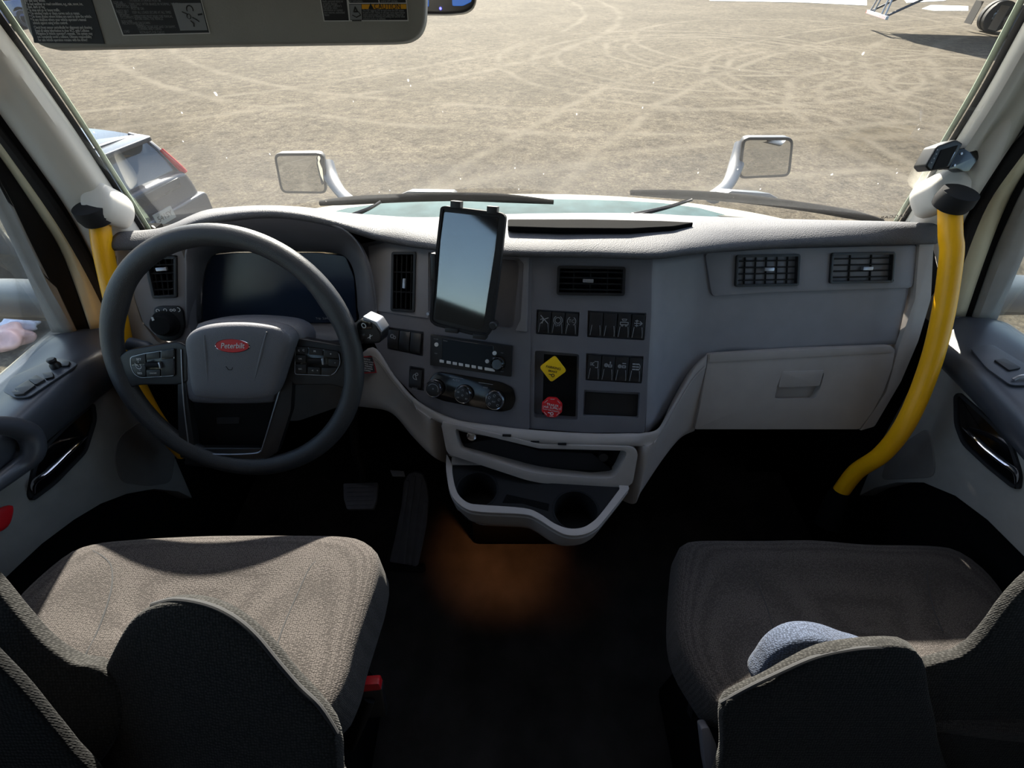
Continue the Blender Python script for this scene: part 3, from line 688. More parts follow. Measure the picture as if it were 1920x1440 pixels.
# light lower trim that sweeps from behind the wheel, under the centre and up beside the glovebox
Fk = FLp.at(300, 660, -.03)
def botp(f, x, y, k): return f.p(x, y, k)
cc = [((655, 690), (655, 762), Fk), ((700, 652), (690, 764), FM), ((740, 704), (735, 775), FM), ((775, 744), (775, 820), FM), ((810, 768), (815, 858), FM), ((860, 788), (850, 895), FM), ((925, 798), (930, 925), FM),
      ((990, 806), (990, 945), FM), ((1100, 813), (1090, 960), FC), ((1178, 813), (1150, 950), FC), ((1206, 812), (1186, 945), FC), ((1235, 802), (1202, 922), FC), ((1262, 756), (1242, 862), .55), ((1298, 694), (1275, 822), .9), ((1324, 664), (1302, 808), FR_)]
r0, r1, r2, r3, r4 = [], [], [], [], []; rb = []
for t, b, f in cc:
    if isinstance(f, float): a = FC.p(*t, .004).lerp(FR_.p(*t, .004), f); z = FC.p(*b, .0).lerp(FR_.p(*b, .0), f)
    else: a = f.p(*t, .004); z = f.p(*b, -.0)
    n = Vector((0, -.8, .6))
    a2 = f.p(*t, -.012) if not isinstance(f, float) else a - n * .012
    r0.append(a2); r1.append(a + n * .006 ); pb = .075 if 850 < t[0] < 1190 else 0; r2.append(a.lerp(z, .15) + n * .010); rb.append(a.lerp(z, .19) + n * (.009 - pb)); r3.append(a.lerp(z, .6) + n * (.004 - pb)); r4.append(z - n * pb)
mk('lower_trim', loft([r0, r1, r2, rb, r3, r4, [p + Vector((0, .04, -.01)) for p in r4]], 6, 4), 'trim', dash, 60, solid=.005)
# dark seam beside the glovebox, and behind everything a closed black carcass
mk('carcass', loft([[Vector((x, .96, .86)) for x in (-.78, -.3, .2, .84)], [Vector((x, .93, .60)) for x in (-.78, -.3, .2, .84)], [Vector((-.78, .86, .56)), Vector((-.3, .84, .52)), Vector((.2, .74, .48)), Vector((.84, .86, .55))]], 3, 2), 'void', dash, solid=.01)
# glovebox lid with its latch
gl = [(1329, 664), (1500, 654), (1672, 648), (1680, 655), (1674, 690), (1658, 736), (1636, 775), (1612, 806), (1302, 806), (1312, 762)]
gb = facia('glovebox_lid', FR_, gl, -.03, .014, 'trim', r=.006, bev=.005, holes=[([(1466, 700), (1546, 697), (1538, 728), (1528, 748), (1452, 748), (1456, 728)], .008, .014)])
mk('glovebox_latch', slab(FR_, [(1467, 697), (1546, 694), (1537, 724), (1460, 727)], .004, .016, .002, 2, r=.004), 'trim', gb)
mk('glovebox_edge', slab(FR_, [(1331, 664), (1672, 649), (1675, 660), (1668, 662), (1330, 680)], .012, .0155, .0012, 2, r=.002), 'trim', gb)

# ---- air vents
def vent(f, q, nh, nv, h, tab, vert=False, name='air_vent', label=None, back=.018):
    P = [f.l(x, y, h) for x, y in q]
    outer = rpoly(P, .006, 4); n = len(outer); inner = scaled(outer, .005)
    v = mk(name, ring(f, outer, inner, -back + h, h + .003, .0008), 'black', dash, label=label)
    def bl(u, w): a = Vector(P[0]).lerp(Vector(P[1]), u); b = Vector(P[3]).lerp(Vector(P[2]), u); return a.lerp(b, w)
    bm = prism(f, inner, h - back - .001, h - back + .001)
    for i in range(1, nh):
        w = i / nh; a, b = bl(.04, w), bl(.96, w); t = .0013
        join(bm, prism(f, [(a.x, a.y - t), (b.x, b.y - t), (b.x, b.y + t), (a.x, a.y + t)], h - .012, h - .001))
    for i in range(1, nv):
        u = i / nv; a, b = bl(u, .05), bl(u, .95); t = .001
        join(bm, prism(f, [(a.x - t, a.y), (a.x + t, a.y), (b.x + t, b.y), (b.x - t, b.y)], h - .016, h - .004 if not vert else h - .001))
    mk('louvres', bm, 'blackmt', v)
    c = bl(*tab); s = (.010, .0035) if not vert else (.003, .010)
    mk('vane_tab', prism(f, [(c.x - s[0], c.y - s[1]), (c.x + s[0], c.y - s[1]), (c.x + s[0], c.y + s[1]), (c.x - s[0], c.y + s[1])], h - .004, h + .004, .0012), 'satin', v)
    return v
vent(FM, ventM, 3, 5, .003, (.55, .52), True)
vent(FC, ventC, 5, 4, .004, (.46, .5))
vent(FR_, vR1, 5, 6, .007, (.52, .46))
vent(FR_, vR2, 5, 3, .007, (.58, .52))
vent(FLp, [(270, 482), (332, 480), (333, 557), (287, 559)], 5, 5, .002, (.5, .3))

# ---- rocker switches
def switch(f, q, icon, h=.0, chrome=True, up=False, led=False):
    P = [Vector(f.l(x, y, h)) for x, y in q]
    def bl(u, w): return P[0].lerp(P[1], u).lerp(P[3].lerp(P[2], u), w)
    g = Fr(f.w(*((P[0] + P[1] + P[2] + P[3]) / 4), h), f.X * (P[1] - P[0]).x + f.Y * (P[1] - P[0]).y, f.Y)
    W = ((P[1] - P[0]).length + (P[2] - P[3]).length) / 2 * .93; H = (P[0] - P[3]).length * .95
    prof = [(-.5, .0), (-.5, .006), (-.32, .0085), (-.05, .0075), (.2, .0055), (.5, .0075 if up else .004), (.5, 0)]
    bm = bmesh.new(); rows = [[bm.verts.new(g.w(sx * W / 2, y * H, z)) for y, z in prof] for sx in (-1, 1)]
    for i in range(len(prof)):
        j = (i + 1) % len(prof); bm.faces.new((rows[0][i], rows[0][j], rows[1][j], rows[1][i]))
    bm.faces.new(rows[0]); bm.faces.new(rows[1][::-1]); bevel(bm, .0012, 2, 30)
    s = mk('rocker_switch', bm, 'black', dash)
    if chrome:
        for sx in (-1, 1):
            mk('chrome_edge', tube([g.w(sx * W * .38, -.46 * H, .0072), g.w(sx * W * .36, -.3 * H, .0092), g.w(sx * W * .30, -.02 * H, .0080)], .0006, 6, 3), 'satin', s)
    if icon:
        k = bmesh.new(); gi = Fr(g.w(0, H * .14, .0064), g.X, g.Y * 1 + g.Z * -.12); z = W * .30
        icon(k, gi, z); mk('symbol', k, 'grey ink', s)
    return s
def ic_cross(k, g, z): stroke(k, g, [(-z, z), (z, -z)], z * .22); stroke(k, g, [(-z * .8, -z), (z * .1, z * .1), (z, z * .5)], z * .2); stroke(k, g, [(-z, -z * .1), (-z * .3, z * .3), (-z * .5, -z)], z * .18)
def ic_abs(k, g, z): stroke(k, g, arc(z * .75, 0, 360, 14), z * .18); stroke(k, g, arc(z * 1.15, 120, 240, 6), z * .18); stroke(k, g, arc(z * 1.15, -60, 60, 6), z * .18); txt(k, g, 'OFF', 0, -z * 1.35, z * .8, .0006)
def ic_tc(k, g, z): stroke(k, g, arc(z * 1.1, 120, 240, 8), z * .2); stroke(k, g, arc(z * 1.1, -60, 60, 8), z * .2); txt(k, g, 'TC', 0, 0, z * 1.2, .0006)
def ic_truck(k, g, z): stroke(k, g, [(-z, -z * .5), (-z, z * .1), (z, z * .1), (z, -z * .5)], z * .18, closed=True); stroke(k, g, [(-z * .6, z * .9), (z * .6, z * .9), (z * .4, z * .5), (-z * .4, z * .5)], z * .16, closed=True); stroke(k, g, arc(z * .2, 0, 360, 8, -z * .5, -z * .7), z * .2); stroke(k, g, arc(z * .2, 0, 360, 8, z * .5, -z * .7), z * .2)
def ic_arrow(k, g, z): stroke(k, g, [(-z, 0), (z, 0), (z * .4, z * .5)], z * .2); stroke(k, g, [(z, 0), (z * .4, -z * .5)], z * .2); stroke(k, g, [(-z * .8, z * .6), (0, z * .6)], z * .2); stroke(k, g, [(-z * .8, -z * .6), (0, -z * .6)], z * .2); stroke(k, g, [(-z * .4, z * .9), (-z * .4, -z * .9)], z * .16)
def ic_lamp(k, g, z): stroke(k, g, [(0, z * .8), (z * .9, z * .8), (z * .9, -z * .8), (z * .3, -z * .8)], z * .2); stroke(k, g, arc(z * .4, 90, 270, 6, -z * .1, z * .1), z * .2); [stroke(k, g, [(-z * 1.1, y * z), (-z * .6, y * z)], z * .14) for y in (.4, .1, -.2)]
def ic_work(k, g, z): stroke(k, g, arc(z * .32, 0, 360, 8, -z * .55, 0), z * .4); stroke(k, g, [(z * .1, -z * .4), (z * .9, -z * .4), (z * .9, z * .1), (z * .1, z * .1)], z * .25, closed=True); stroke(k, g, [(z * .5, z * .5), (z * .5, z * .9)], z * .3)
def ic_work2(k, g, z): stroke(k, g, arc(z * .3, 0, 360, 8, -z * .6, -z * .1), z * .4); stroke(k, g, [(z * .1, -z * .4), (z * .9, -z * .4), (z * .9, z * .1), (z * .1, z * .1)], z * .25, closed=True); stroke(k, g, [(z * .1, z * .7), (z * .9, z * .7)], z * .25)
def ic_axle(k, g, z):
    for y in (-.7, 0, .7): stroke(k, g, [(-z * .8, y * z), (-z * .2, y * z)], z * .35); stroke(k, g, [(z * .1, y * z), (z * .7, y * z)], z * .35)
    stroke(k, g, arc(z * 1.1, -50, 50, 6), z * .16)
def ic_fan(k, g, z): stroke(k, g, arc(z * .5, 0, 360, 10, -z * .3, z * .2), z * .3); stroke(k, g, arc(z * .4, 0, 360, 10, z * .45, -z * .1), z * .25)
def ic_belt(k, g, z): stroke(k, g, arc(z * .7, 100, 300, 8), z * .2); stroke(k, g, arc(z * .35, 0, 360, 8, z * .3, z * .7), z * .2); stroke(k, g, [(-z * .1, z * .5), (z * .4, -z * .8)], z * .2); txt(k, g, 'RES', 0, -z * 3.3, z * 1.0, -.0012)
def bank(f, q, n, icons, h, chrome=True, ups=()):
    A, B, C_, D = [Vector(p) for p in q]
    for i in range(n):
        u0, u1 = i / n, (i + 1) / n
        switch(f, [A.lerp(B, u0), A.lerp(B, u1), D.lerp(C_, u1), D.lerp(C_, u0)], icons[i], h, chrome, i in ups)
bank(FC, [(1008, 582), (1085, 587), (1082, 629), (1007, 624)], 3, [ic_cross, ic_abs, ic_tc], -.003)
bank(FC, [(1104, 584), (1210, 589), (1206, 636), (1103, 630)], 4, [None, None, ic_truck, ic_arrow], -.003, ups=(3,))
bank(FC, [(1101, 664), (1205, 670), (1201, 717), (1100, 711)], 4, [ic_lamp, ic_work, ic_work2, ic_axle], -.003)
bank(FM, [(730, 616), (793, 624), (790, 665), (728, 652)], 3, [ic_fan, None, None], -.003, False)
switch(FM, [(771, 690), (794, 693), (792, 731), (768, 726)], ic_belt, -.003, False)

# ---- headlight switch pod
lp = FLp.at(314, 606, .0)
pod = mk('headlight_pod', slab(FLp, [(288, 578), (296, 574), (334, 574), (342, 582), (346, 612), (340, 632), (318, 642), (296, 636), (286, 616)], -.004, .006, .002, 2, r=.01), 'black', dash)
kb = mk('headlight_knob', lathe(lp, [(.027, .004), (.0265, .008), (.0215, .010), (.0205, .024), (.018, .027), (0, .0275)], 36), 'blackmt', pod)
bm = bmesh.new(); g = FLp.at(316, 582, .0062)
for x, r_ in ((-.020, 0), (-.006, 0)): stroke(bm, g, arc(.003, 0, 360, 8, x, .001), .0012)
stroke(bm, g, [(-.009, -.006), (-.001, -.006)], .0012); stroke(bm, g, [(-.009, -.009), (-.001, -.009)], .0012)
stroke(bm, g, arc(.0022, 0, 360, 8, .005, 0), .0012); stroke(bm, g, arc(.0022, 0, 360, 8, .011, 0), .0012); stroke(bm, g, arc(.004, -90, 90, 8, .018, 0), .0014)
mk('headlight_symbols', bm, 'white', pod)
mk('knob_pointer', prism(lp, [(-.010, .011), (-.006, .012), (-.007, .019), (-.010, .018)], .0268, .0285), 'white', kb)

# ---- instrument cluster: deep hooded recess with a wide screen
outer = [(352, 505), (352, 470), (372, 440), (400, 424), (440, 412), (512, 407), (585, 415), (640, 430), (672, 462), (690, 510), (699, 560), (702, 600), (690, 640), (600, 640), (480, 640), (362, 640), (353, 600), (352, 550)]
inner = [(380, 530), (386, 500), (396, 482), (412, 474), (445, 472), (512, 471), (580, 472), (625, 474), (648, 482), (662, 505), (668, 540), (670, 575), (668, 604), (600, 606), (480, 607), (384, 606), (378, 596), (378, 560)]
def outp(x, y):
    t = max(0, min(1, (640 - y) / 230)); return ony(x, y, .76 + .062 * t + (.02 if x > 660 else 0))
ro = [outp(*p) for p in outer]; ri = [FS.p(x, y, 0) for x, y in inner]
md = [a.lerp(b, .55) + Vector((0, .01, .004)) for a, b in zip(ro, ri)]
bm = bmesh.new(); rr = [cr(r, 4, True) for r in (ro, md, ri)]
V = [[bm.verts.new(p) for p in r] for r in rr]
for a, b in zip(V, V[1:]):
    for i in range(len(a)):
        j = (i + 1) % len(a); bm.faces.new((a[i], a[j], b[j], b[i]))
cl = mk('instrument_hood', bm, 'dashdk', dash, 60, solid=-.004)
scp = [(380, 600), (378, 560), (384, 505), (398, 478), (440, 474), (600, 474), (648, 480), (664, 520), (669, 604), (600, 606), (390, 606)]
scr = mk('instrument_screen', slab(FS, scp, -.012, .0015, .001, 1, r=.008), 'display', dash)
bm = bmesh.new()
txt(bm, FS, '10670 mi', *FS.l(462, 596, .002), .006, .002); txt(bm, FS, '5: 67.0.8 mi', *FS.l(512, 597, .002), .006, .002); txt(bm, FS, 'Trip  2,647.6 mi', *FS.l(610, 597, .002), .0065, .002)
mk('screen_digits', bm, 'grey ink', scr)
# trim line between cluster and facia
mk('cluster_bezel', tube([FM.p(655, 440, .010), FM.p(676, 462, .010), FM.p(692, 500, .008), FM.p(700, 545, .006), FM.p(704, 590, .004), FM.p(702, 625, .002)], .0035, 8, 5), 'dash', dash)
# warning sticker below the column stalk
stf = FM.at(692, 683, .014)
bm = slab(FM, [(676, 668), (700, 668), (706, 699), (676, 701)], .0115, .0135, .0, 1)
stk = mk('warning_sticker', bm, 'redink', dash); mk('sticker_face', slab(FM, [(677, 670), (698, 670), (703, 697), (677, 698)], .0132, .0142), 'label', stk)
bm = bmesh.new()
for i, s in enumerate(('NOTICE', 'ENGAGE AUTO', 'NEUTRAL AND', 'SET PARKING', 'BRAKE WHEN', 'STOPPED')):
    txt(bm, FM, s, *FM.l(688, 674 + i * 4.2, .0145), .0042, .0145)
mk('sticker_text', bm, 'white', stk)

# ---- air brake knobs
def knob(name, f, px, py, n, r, rot, m, lines, label, cat):
    g = f.at(px, py, .012).rot(rot)
    t = empty(name, g.w(0, 0, -.035), label, cat)
    poly = rpoly([(r * math.cos(2 * math.pi * (k + (0 if n == 4 else .5)) / n), r * math.sin(2 * math.pi * (k + (0 if n == 4 else .5)) / n)) for k in range(n)], .006 if n == 4 else .003, 4)
    mk('knob_cap', prism(g, poly, -.008, .002, .0018, 2), m, t)
    mk('knob_stem', lathe(g, [(.0, -.034), (.011, -.034), (.010, -.008), (0, -.008)], 20), 'blackmt' if n == 8 else 'yellow', t)
    h = g.rot(-rot + R(-8)); bm = bmesh.new()
    for s, y, z in lines: txt(bm, h, s, 0, y, z, .0024)
    inn = [(x * .84, y * .84) for x, y in poly]
    if n == 8:
        for k in range(8):
            a = 2 * math.pi * k / 8; stroke(bm, g, [(r * .80 * math.cos(a) - .004 * math.sin(a), r * .80 * math.sin(a) + .004 * math.cos(a)), (r * .80 * math.cos(a) + .004 * math.sin(a), r * .80 * math.sin(a) - .004 * math.cos(a))], .0007, .0023)
    mk('knob_writing', bm, 'white' if n == 8 else 'dark ink', t)
    bm = bmesh.new(); stroke(bm, h, arc(.0028, 0, 360, 10, .002, -.0125), .0015, .0024); stroke(bm, h, [(-.006, -.0115), (.0, -.0115)], .0016, .0024)
    mk('maker_mark', bm, 'white' if n == 8 else 'dark ink', t)
    return t
knob('parking_brake_knob', FC, 1037, 692, 4, .0275, R(-5), 'yellow', [('PARKING', .003, .0072), ('BRAKE', -.0045, .006)], 'yellow diamond PARKING BRAKE push knob on the dark valve panel', 'knob')
knob('trailer_air_knob', FC, 1035, 764, 8, .0225, 0, 'red', [('TRAILER', .0055, .0066), ('AIR SUPPLY', -.0005, .0066), ('NOT FOR PARKING', -.006, .0036)], 'red octagonal TRAILER AIR SUPPLY push knob below the yellow knob', 'knob')

# ---- radio
rf = FM.at(884, 667, 0)
ra = empty('car_radio', rf.w(0, 0, -.01), 'single height car radio with row of pale buttons below the tablet', 'radio')
mk('radio_body', slab(FM, radioq, -.001, .007, .0015, 2, r=.002), 'black', ra)
mk('radio_display', slab(FM, [(829, 634), (925, 648), (926, 678), (920, 694), (828, 680)], .006, .0085, .001, 1, r=.002), 'radioglass', ra)
bq = []
for i, (x, w) in enumerate([(828, 8), (841, 8), (852.5, 8), (864, 8), (876, 8), (888, 8), (900, 8), (918, 19)]):
    y = 677.5 + (x - 828) * .173
    mk('radio_button', slab(FM, [(x - w / 2, y - 2.6 - w * .08), (x + w / 2, y - 2.6 + w * .08), (x + w / 2, y + 2.6 + w * .08), (x - w / 2, y + 2.6 - w * .08)], .007, .0098, .0005, 1), 'white', ra)
for x, y in ((821, 645), (929, 661), (915.5, 676)):
    mk('radio_button', disc(FM.at(x, y, 0), .0042, .006, .0098, .0005, 18), 'white', ra)
kn = FM.at(936, 680, 0); mk('volume_knob', lathe(kn, [(.0155, .006), (.0155, .010), (.013, .0115), (.0125, .018), (.010, .020), (0, .020)], 32), 'piano', ra)
bm = bmesh.new(); txt(bm, FM, 'Stereo', *FM.l(835, 639, .009), .0035, .0088, align='CENTER', rot=-.0); txt(bm, FM, 'POWER', *FM.l(817, 636, .009), .0028, .0075); txt(bm, FM, 'DISP', *FM.l(941, 662, .009), .003, .0075); txt(bm, FM, 'AUX', *FM.l(941, 697, .009), .003, .0075); txt(bm, FM, 'RND', *FM.l(817, 663, .009), .0028, .0075)
mk('radio_writing', bm, 'grey ink', ra)

# ---- climate panel
ca = empty('climate_control_panel', FM.p(882, 738, -.01), 'capsule shaped climate panel with three chrome ringed dials', 'climate control')
mk('control_plate', slab(FM, [(808, 706), (822, 697), (850, 701), (940, 717), (962, 728), (967, 750), (960, 768), (940, 773), (915, 769), (830, 752), (806, 742), (800, 722)], -.001, .005, .002, 2, r=.008), 'piano', ca)
for i, (x, y, r_) in enumerate(((818, 726, .0185), (872, 737, .0190), (930, 748, .0200))):
    g = FM.at(x, y, 0)
    d = mk('dial', lathe(g, [(r_ * 1.02, .004), (r_ * 1.02, .012), (r_ * .86, .0185), (r_ * .82, .0188), (0, .0186)], 40), 'black', ca)
    mk('chrome_ring', lathe(g, [(r_ * 1.05, .010), (r_ * 1.03, .0135), (r_ * .88, .0192), (r_ * .85, .0188), (r_ * .9, .0165), (r_ * 1.0, .011)], 40, close=True), 'chrome', d)
    bm = bmesh.new()
    if i == 0: stroke(bm, g, arc(r_ * .62, -20, 150, 12), .0012, .0192); txt(bm, g, '*', 0, -.001, .010, .0192)
    elif i == 1:
        for a, s in ((90, '72'), (150, '68'), (215, '64'), (325, '80'), (30, '76')): txt(bm, g, s, r_ * .58 * math.cos(R(a)), r_ * .58 * math.sin(R(a)), .0055, .0192)
        stroke(bm, g, arc(.0018, 0, 360, 8), .0006, .0192)
    else:
        for a in (90, 150, 220, 320, 25): stroke(bm, g, arc(.0024, 0, 300, 8, r_ * .58 * math.cos(R(a)), r_ * .58 * math.sin(R(a))), .0009, .0192)
        txt(bm, g, 'A/C', 0, -.001, .005, .0192)
    mk('dial_marks', bm, 'grey ink', d)
bm = bmesh.new(); txt(bm, FM, 'AUTO', *FM.l(855, 713, .006), .0055, .0055); txt(bm, FM, 'MAX', *FM.l(910, 727, .006), .0045, .0055); stroke(bm, FM, [FM.l(843, 706, .005), FM.l(868, 710, .005)], .0009, .0056); stroke(bm, FM, [FM.l(898, 717, .005), FM.l(924, 721, .005)], .0009, .0056)
mk('panel_writing', bm, 'grey ink', ca)

# ================================================================== TABLET on its cradle
FT = FL(876, 500, .835, 12, 21)
tb = empty('tablet', FT.w(0, 0, -.02), 'black rugged tablet in a cradle in front of the centre facia', 'tablet')
case = [(826, 389), (833, 386), (940, 399), (948, 406), (938, 500), (922, 620), (914, 631), (884, 628), (816, 611), (806, 602), (806, 590), (816, 480)]
scrn = [(833, 397), (935, 408), (928, 470), (906, 612), (898, 618), (815, 598), (818, 560), (826, 450)]
mk('tablet_case', slab(FT, case, -.016, .0, .003, 3, r=.005), 'black', tb)
mk('tablet_screen', slab(FT, scrn, -.001, .0006, .0003, 1, r=.003), 'screen', tb)
ot = rpoly([FT.l(x, y, .002) for x, y in case], .005, 4); mk('case_bumper', ring(FT, ot, scaled(ot, .005), -.004, .003, .0008), 'rubber', tb)
for x, y in ((855, 386), (923, 396)):
    g = FT.at(x, y, 0); mk('holder_claw', prism(g, [(-.009, -.004), (.009, -.004), (.009, .008), (-.009, .008)], -.014, .005, .0015), 'black', tb)
for x, y in ((848, 618), (900, 630)):
    g = FT.at(x, y, 0); mk('holder_claw', prism(g, [(-.013, -.005), (.013, -.005), (.013, .004), (-.013, .004)], -.014, .006, .0015), 'black', tb)
g = FT.at(817, 500, 0); mk('holder_claw', prism(g, [(-.008, -.024), (.001, -.024), (.001, .024), (-.008, .024)], -.012, .005, .0015), 'black', tb)
mk('clamp_knob', lathe(FT.at(925, 610, 0), [(0, -.012), (.008, -.012), (.008, .004), (.006, .006), (0, .006)], 16), 'black', tb)
mk('clamp_screw', lathe(FT.at(803, 588, 0), [(0, -.006), (.003, -.006), (.003, .003), (0, .003)], 10), 'satin', tb)
mk('mount_arm', tube([FT.w(.0, 0, -.016), FT.w(.0, -.005, -.05), FM.p(890, 545, -.016)], [.02, .014, .02], 16, 5), 'black', tb)

# ================================================================== CUP HOLDER CONSOLE
FB = FC.at(1010, 850, .024)
cu = empty('cup_holder_console', (X0 + .02, .52, .47), 'light grey centre console with open cubby above two cup holders', 'console')
bo = [(826, 790), (948, 818), (1010, 833), (1185, 838), (1197, 847), (1186, 908), (1172, 914), (1140, 913), (1015, 906), (986, 900), (838, 851)]
bi = [(852, 803), (948, 826), (1010, 841), (1172, 845), (1176, 850), (1158, 888), (1150, 896), (1112, 897), (1010, 888), (985, 883), (862, 843)]
def surf(x, y, h):
    k = max(0, min(1, (x - 960) / 80)); k = k * k * (3 - 2 * k)
    P = FM.p(x, y, h).lerp(FC.p(x, y, h), k); return P
def ringpx(outer, inner, h1, dp, hin=None):
    bm = bmesh.new(); n = len(outer); Nn = Vector((-.05, -.86, .5)); lo = []
    for pts, d in ((outer, dp), (outer, 0), (inner, 0), (inner, dp)): lo.append([bm.verts.new(surf(x, y, h1) - Nn * d) for x, y in pts])
    for a in range(4):
        A, B = lo[a], lo[(a + 1) % 4]
        for i in range(n): j = (i + 1) % n; bm.faces.new((A[i], A[j], B[j], B[i]))
    return bevel(bm, .0015, 2)
o2 = resample(rpoly(bo, 9, 4), 110); i2 = resample(rpoly(bi, 7, 4), 110)
mk('cubby_bezel', ringpx(o2, i2, .024, .05), 'trim', cu)
mk('cubby_back', slab(FB, [(840, 796), (1186, 842), (1170, 905), (1010, 896), (850, 850)], -.055, -.045), 'blackmt', cu)
mk('cubby_mat', slab(FB, [(870, 832), (935, 822), (1010, 845), (1110, 850), (1152, 884), (1148, 892), (1010, 884), (985, 878), (870, 842)], -.048, -.034, .001, 1), 'rubber', cu)
g = FB.at(885, 816, -.038); mk('power_socket', lathe(g, [(.0, -.004), (.008, -.004), (.008, .004), (.0105, .005), (.0115, .003), (.0115, -.006)], 24), 'chrome', cu)
g = FB.at(1131, 856, -.036); mk('socket_cap', lathe(g, [(0, .006), (.009, .006), (.012, .002), (.012, -.006)], 20), 'black', cu)
for x, y in ((950, 817), (1003, 828), (1054, 833)): mk('bezel_clip', slab(FB, [(x - 8, y - 1.5), (x + 8, y - 1), (x + 8, y + 2), (x - 8, y + 1.5)], -.004, .002), 'blackmt', cu)
ZT = .534
FH = Fr((0, 0, ZT), (1, 0, 0), (0, 1, 0))
to = [(837, 852), (836, 876), (841, 913), (850, 934), (872, 953), (902, 960), (980, 964), (1006, 972), (1038, 992), (1063, 1003), (1091, 1003), (1115, 993), (1134, 974), (1180, 916)]
ti = [(849, 856), (848, 880), (852, 906), (860, 927), (878, 942), (904, 946), (982, 952), (1011, 962), (1040, 981), (1066, 990), (1090, 989), (1108, 980), (1126, 963), (1162, 916)]
wo = [FH.l(x, y) for x, y in to]; wi = [FH.l(x, y) for x, y in ti]
def backw(P): a, b = P[0], P[-1]; return [(b[0], max(b[1], .60)), (a[0], max(a[1], .60))]
wo_c = wo + backw(wo); wi_c = wi + [(wi[-1][0], .596), (wi[0][0], .596)]
def smo(P, k=14):
    a = [(v.x, v.y) for v in cr([Vector((x, y, 0)) for x, y in P[:k]], 4)]; return a + P[k:]
WO, WI = smo(wo_c), smo(wi_c)
mk('tray_rim', ring(FH, WO, WI, -.006, .0, .0025), 'trim', cu)
bm = bmesh.new(); cy0 = .60
lv = []
for z, k in ((-.006, .985), (-.011, .985), (-.013, 1.0), (-.05, .97), (-.075, .90), (-.085, .80)):
    lv.append([bm.verts.new(FH.w(.04 + (x - .04) * (k if z < -.02 else k), cy0 + (y - cy0) * k, z)) for x, y in WO])
for a, b in zip(lv, lv[1:]):
    for i in range(len(a)):
        j = (i + 1) % len(a); bm.faces.new((a[i], a[j], b[j], b[i]))
bm.faces.new(lv[0]); bm.faces.new(lv[-1][::-1])
cupc = [(FH.l(894, 916), .043), (FH.l(1080, 955), .045)]
def cyl(c, r, h0, h1, n=40): return prism(FH, [(c[0] + r * math.cos(2 * math.pi * k / n), c[1] + r * math.sin(2 * math.pi * k / n)) for k in range(n)], h0, h1)
mk('tray_body', cut(bm, [cyl(c, r + .003, -.075, .03) for c, r in cupc]), 'trim', cu)
pl = prism(FH, scaled(WI, -.001), -.010, -.004)
slotq = [FH.l(x, y) for x, y in ((950, 925), (1030, 943), (1028, 956), (1006, 950), (980, 942), (942, 941))]
mk('tray_liner', cut(pl, [cyl(c, r, -.03, .03) for c, r in cupc] ), 'blackmt', cu)
mk('tray_slot', prism(FH, slotq, -.006, -.0032), 'void', cu)
for c, r in cupc:
    g = Fr(FH.w(c[0], c[1], 0), FH.X, FH.Y)
    mk('cup_holder', lathe(g, [(r + .0028, -.0035), (r + .0005, -.0015), (r - .002, -.0035), (r - .004, -.07), (0, -.072)], 44), 'blackmt', cu)
# plinth below the console
mk('console_plinth', box((-.12, .68, .0), (.22, .84, .50), .02), 'void', cu)

# ================================================================== STEERING WHEEL
FW = FL(440, 674, .86, 0, 26)
FW = Fr(FW.O, FW.X, FW.Y)
sw = empty('steering_wheel', FW.w(0, 0, -.06), 'large black steering wheel with grey airbag cover and red oval badge', 'steering wheel')
RM = .2215
bm = bmesh.new(); NU, NV = 96, 16; VV = []
for i in range(NU):
    a = 2 * math.pi * i / NU; ad = math.degrees(a) % 360
    bump_ = sum(math.exp(-((ad - c + 180) % 360 - 180) ** 2 / 90) for c in (28, 152)) * .22
    ro = .0188
    row = []
    for k in range(NV):
        b = 2 * math.pi * k / NV
        rad = RM + math.cos(b) * ro * (1.0 + (bump_ if math.cos(b) < 0 else 0)); row.append(bm.verts.new(FW.w(rad * math.cos(a), rad * math.sin(a), math.sin(b) * ro * .82)))
    VV.append(row)
for i in range(NU):
    for k in range(NV):
        bm.faces.new((VV[i][k], VV[(i + 1) % NU][k], VV[(i + 1) % NU][(k + 1) % NV], VV[i][(k + 1) % NV]))
mk('rim', bm, 'leather', sw, 80)
air = [(343, 641), (352, 625), (372, 614), (405, 608), (440, 606), (475, 607), (512, 612), (532, 620), (545, 636), (541, 655), (528, 695), (515, 733), (500, 748), (435, 752), (372, 748), (357, 738), (350, 700), (345, 664)]
ap = [FW.l(x, y, .045) for x, y in air]
bmA = pillow(FW.at(0, 0, 0) if False else Fr(FW.w(0, 0, .018), FW.X, FW.Y), ap, .030, .012, 7, 8, 72)
mk('airbag_cover', bmA, 'airbag', sw, 50)
for pts in ([(383, 628), (386, 660), (390, 715)], [(500, 622), (490, 662), (477, 715)]):
    mk('cover_crease', tube([FW.p(x, y, .0470) for x, y in pts], [.0012, .0026, .0010], 8, 5), 'airbag', sw)
hub = [(365, 625), (372, 606), (440, 598), (520, 602), (556, 612), (572, 632), (568, 655), (545, 668), (520, 745), (500, 756), (372, 756), (350, 740), (340, 668)]
hp_ = [FW.l(x, y, .0) for x, y in hub]
mk('hub_shroud', pillow(Fr(FW.w(0, 0, -.02), FW.X, FW.Y), hp_, .03, .05, 6, 6, 64), 'airbag', sw, 50)
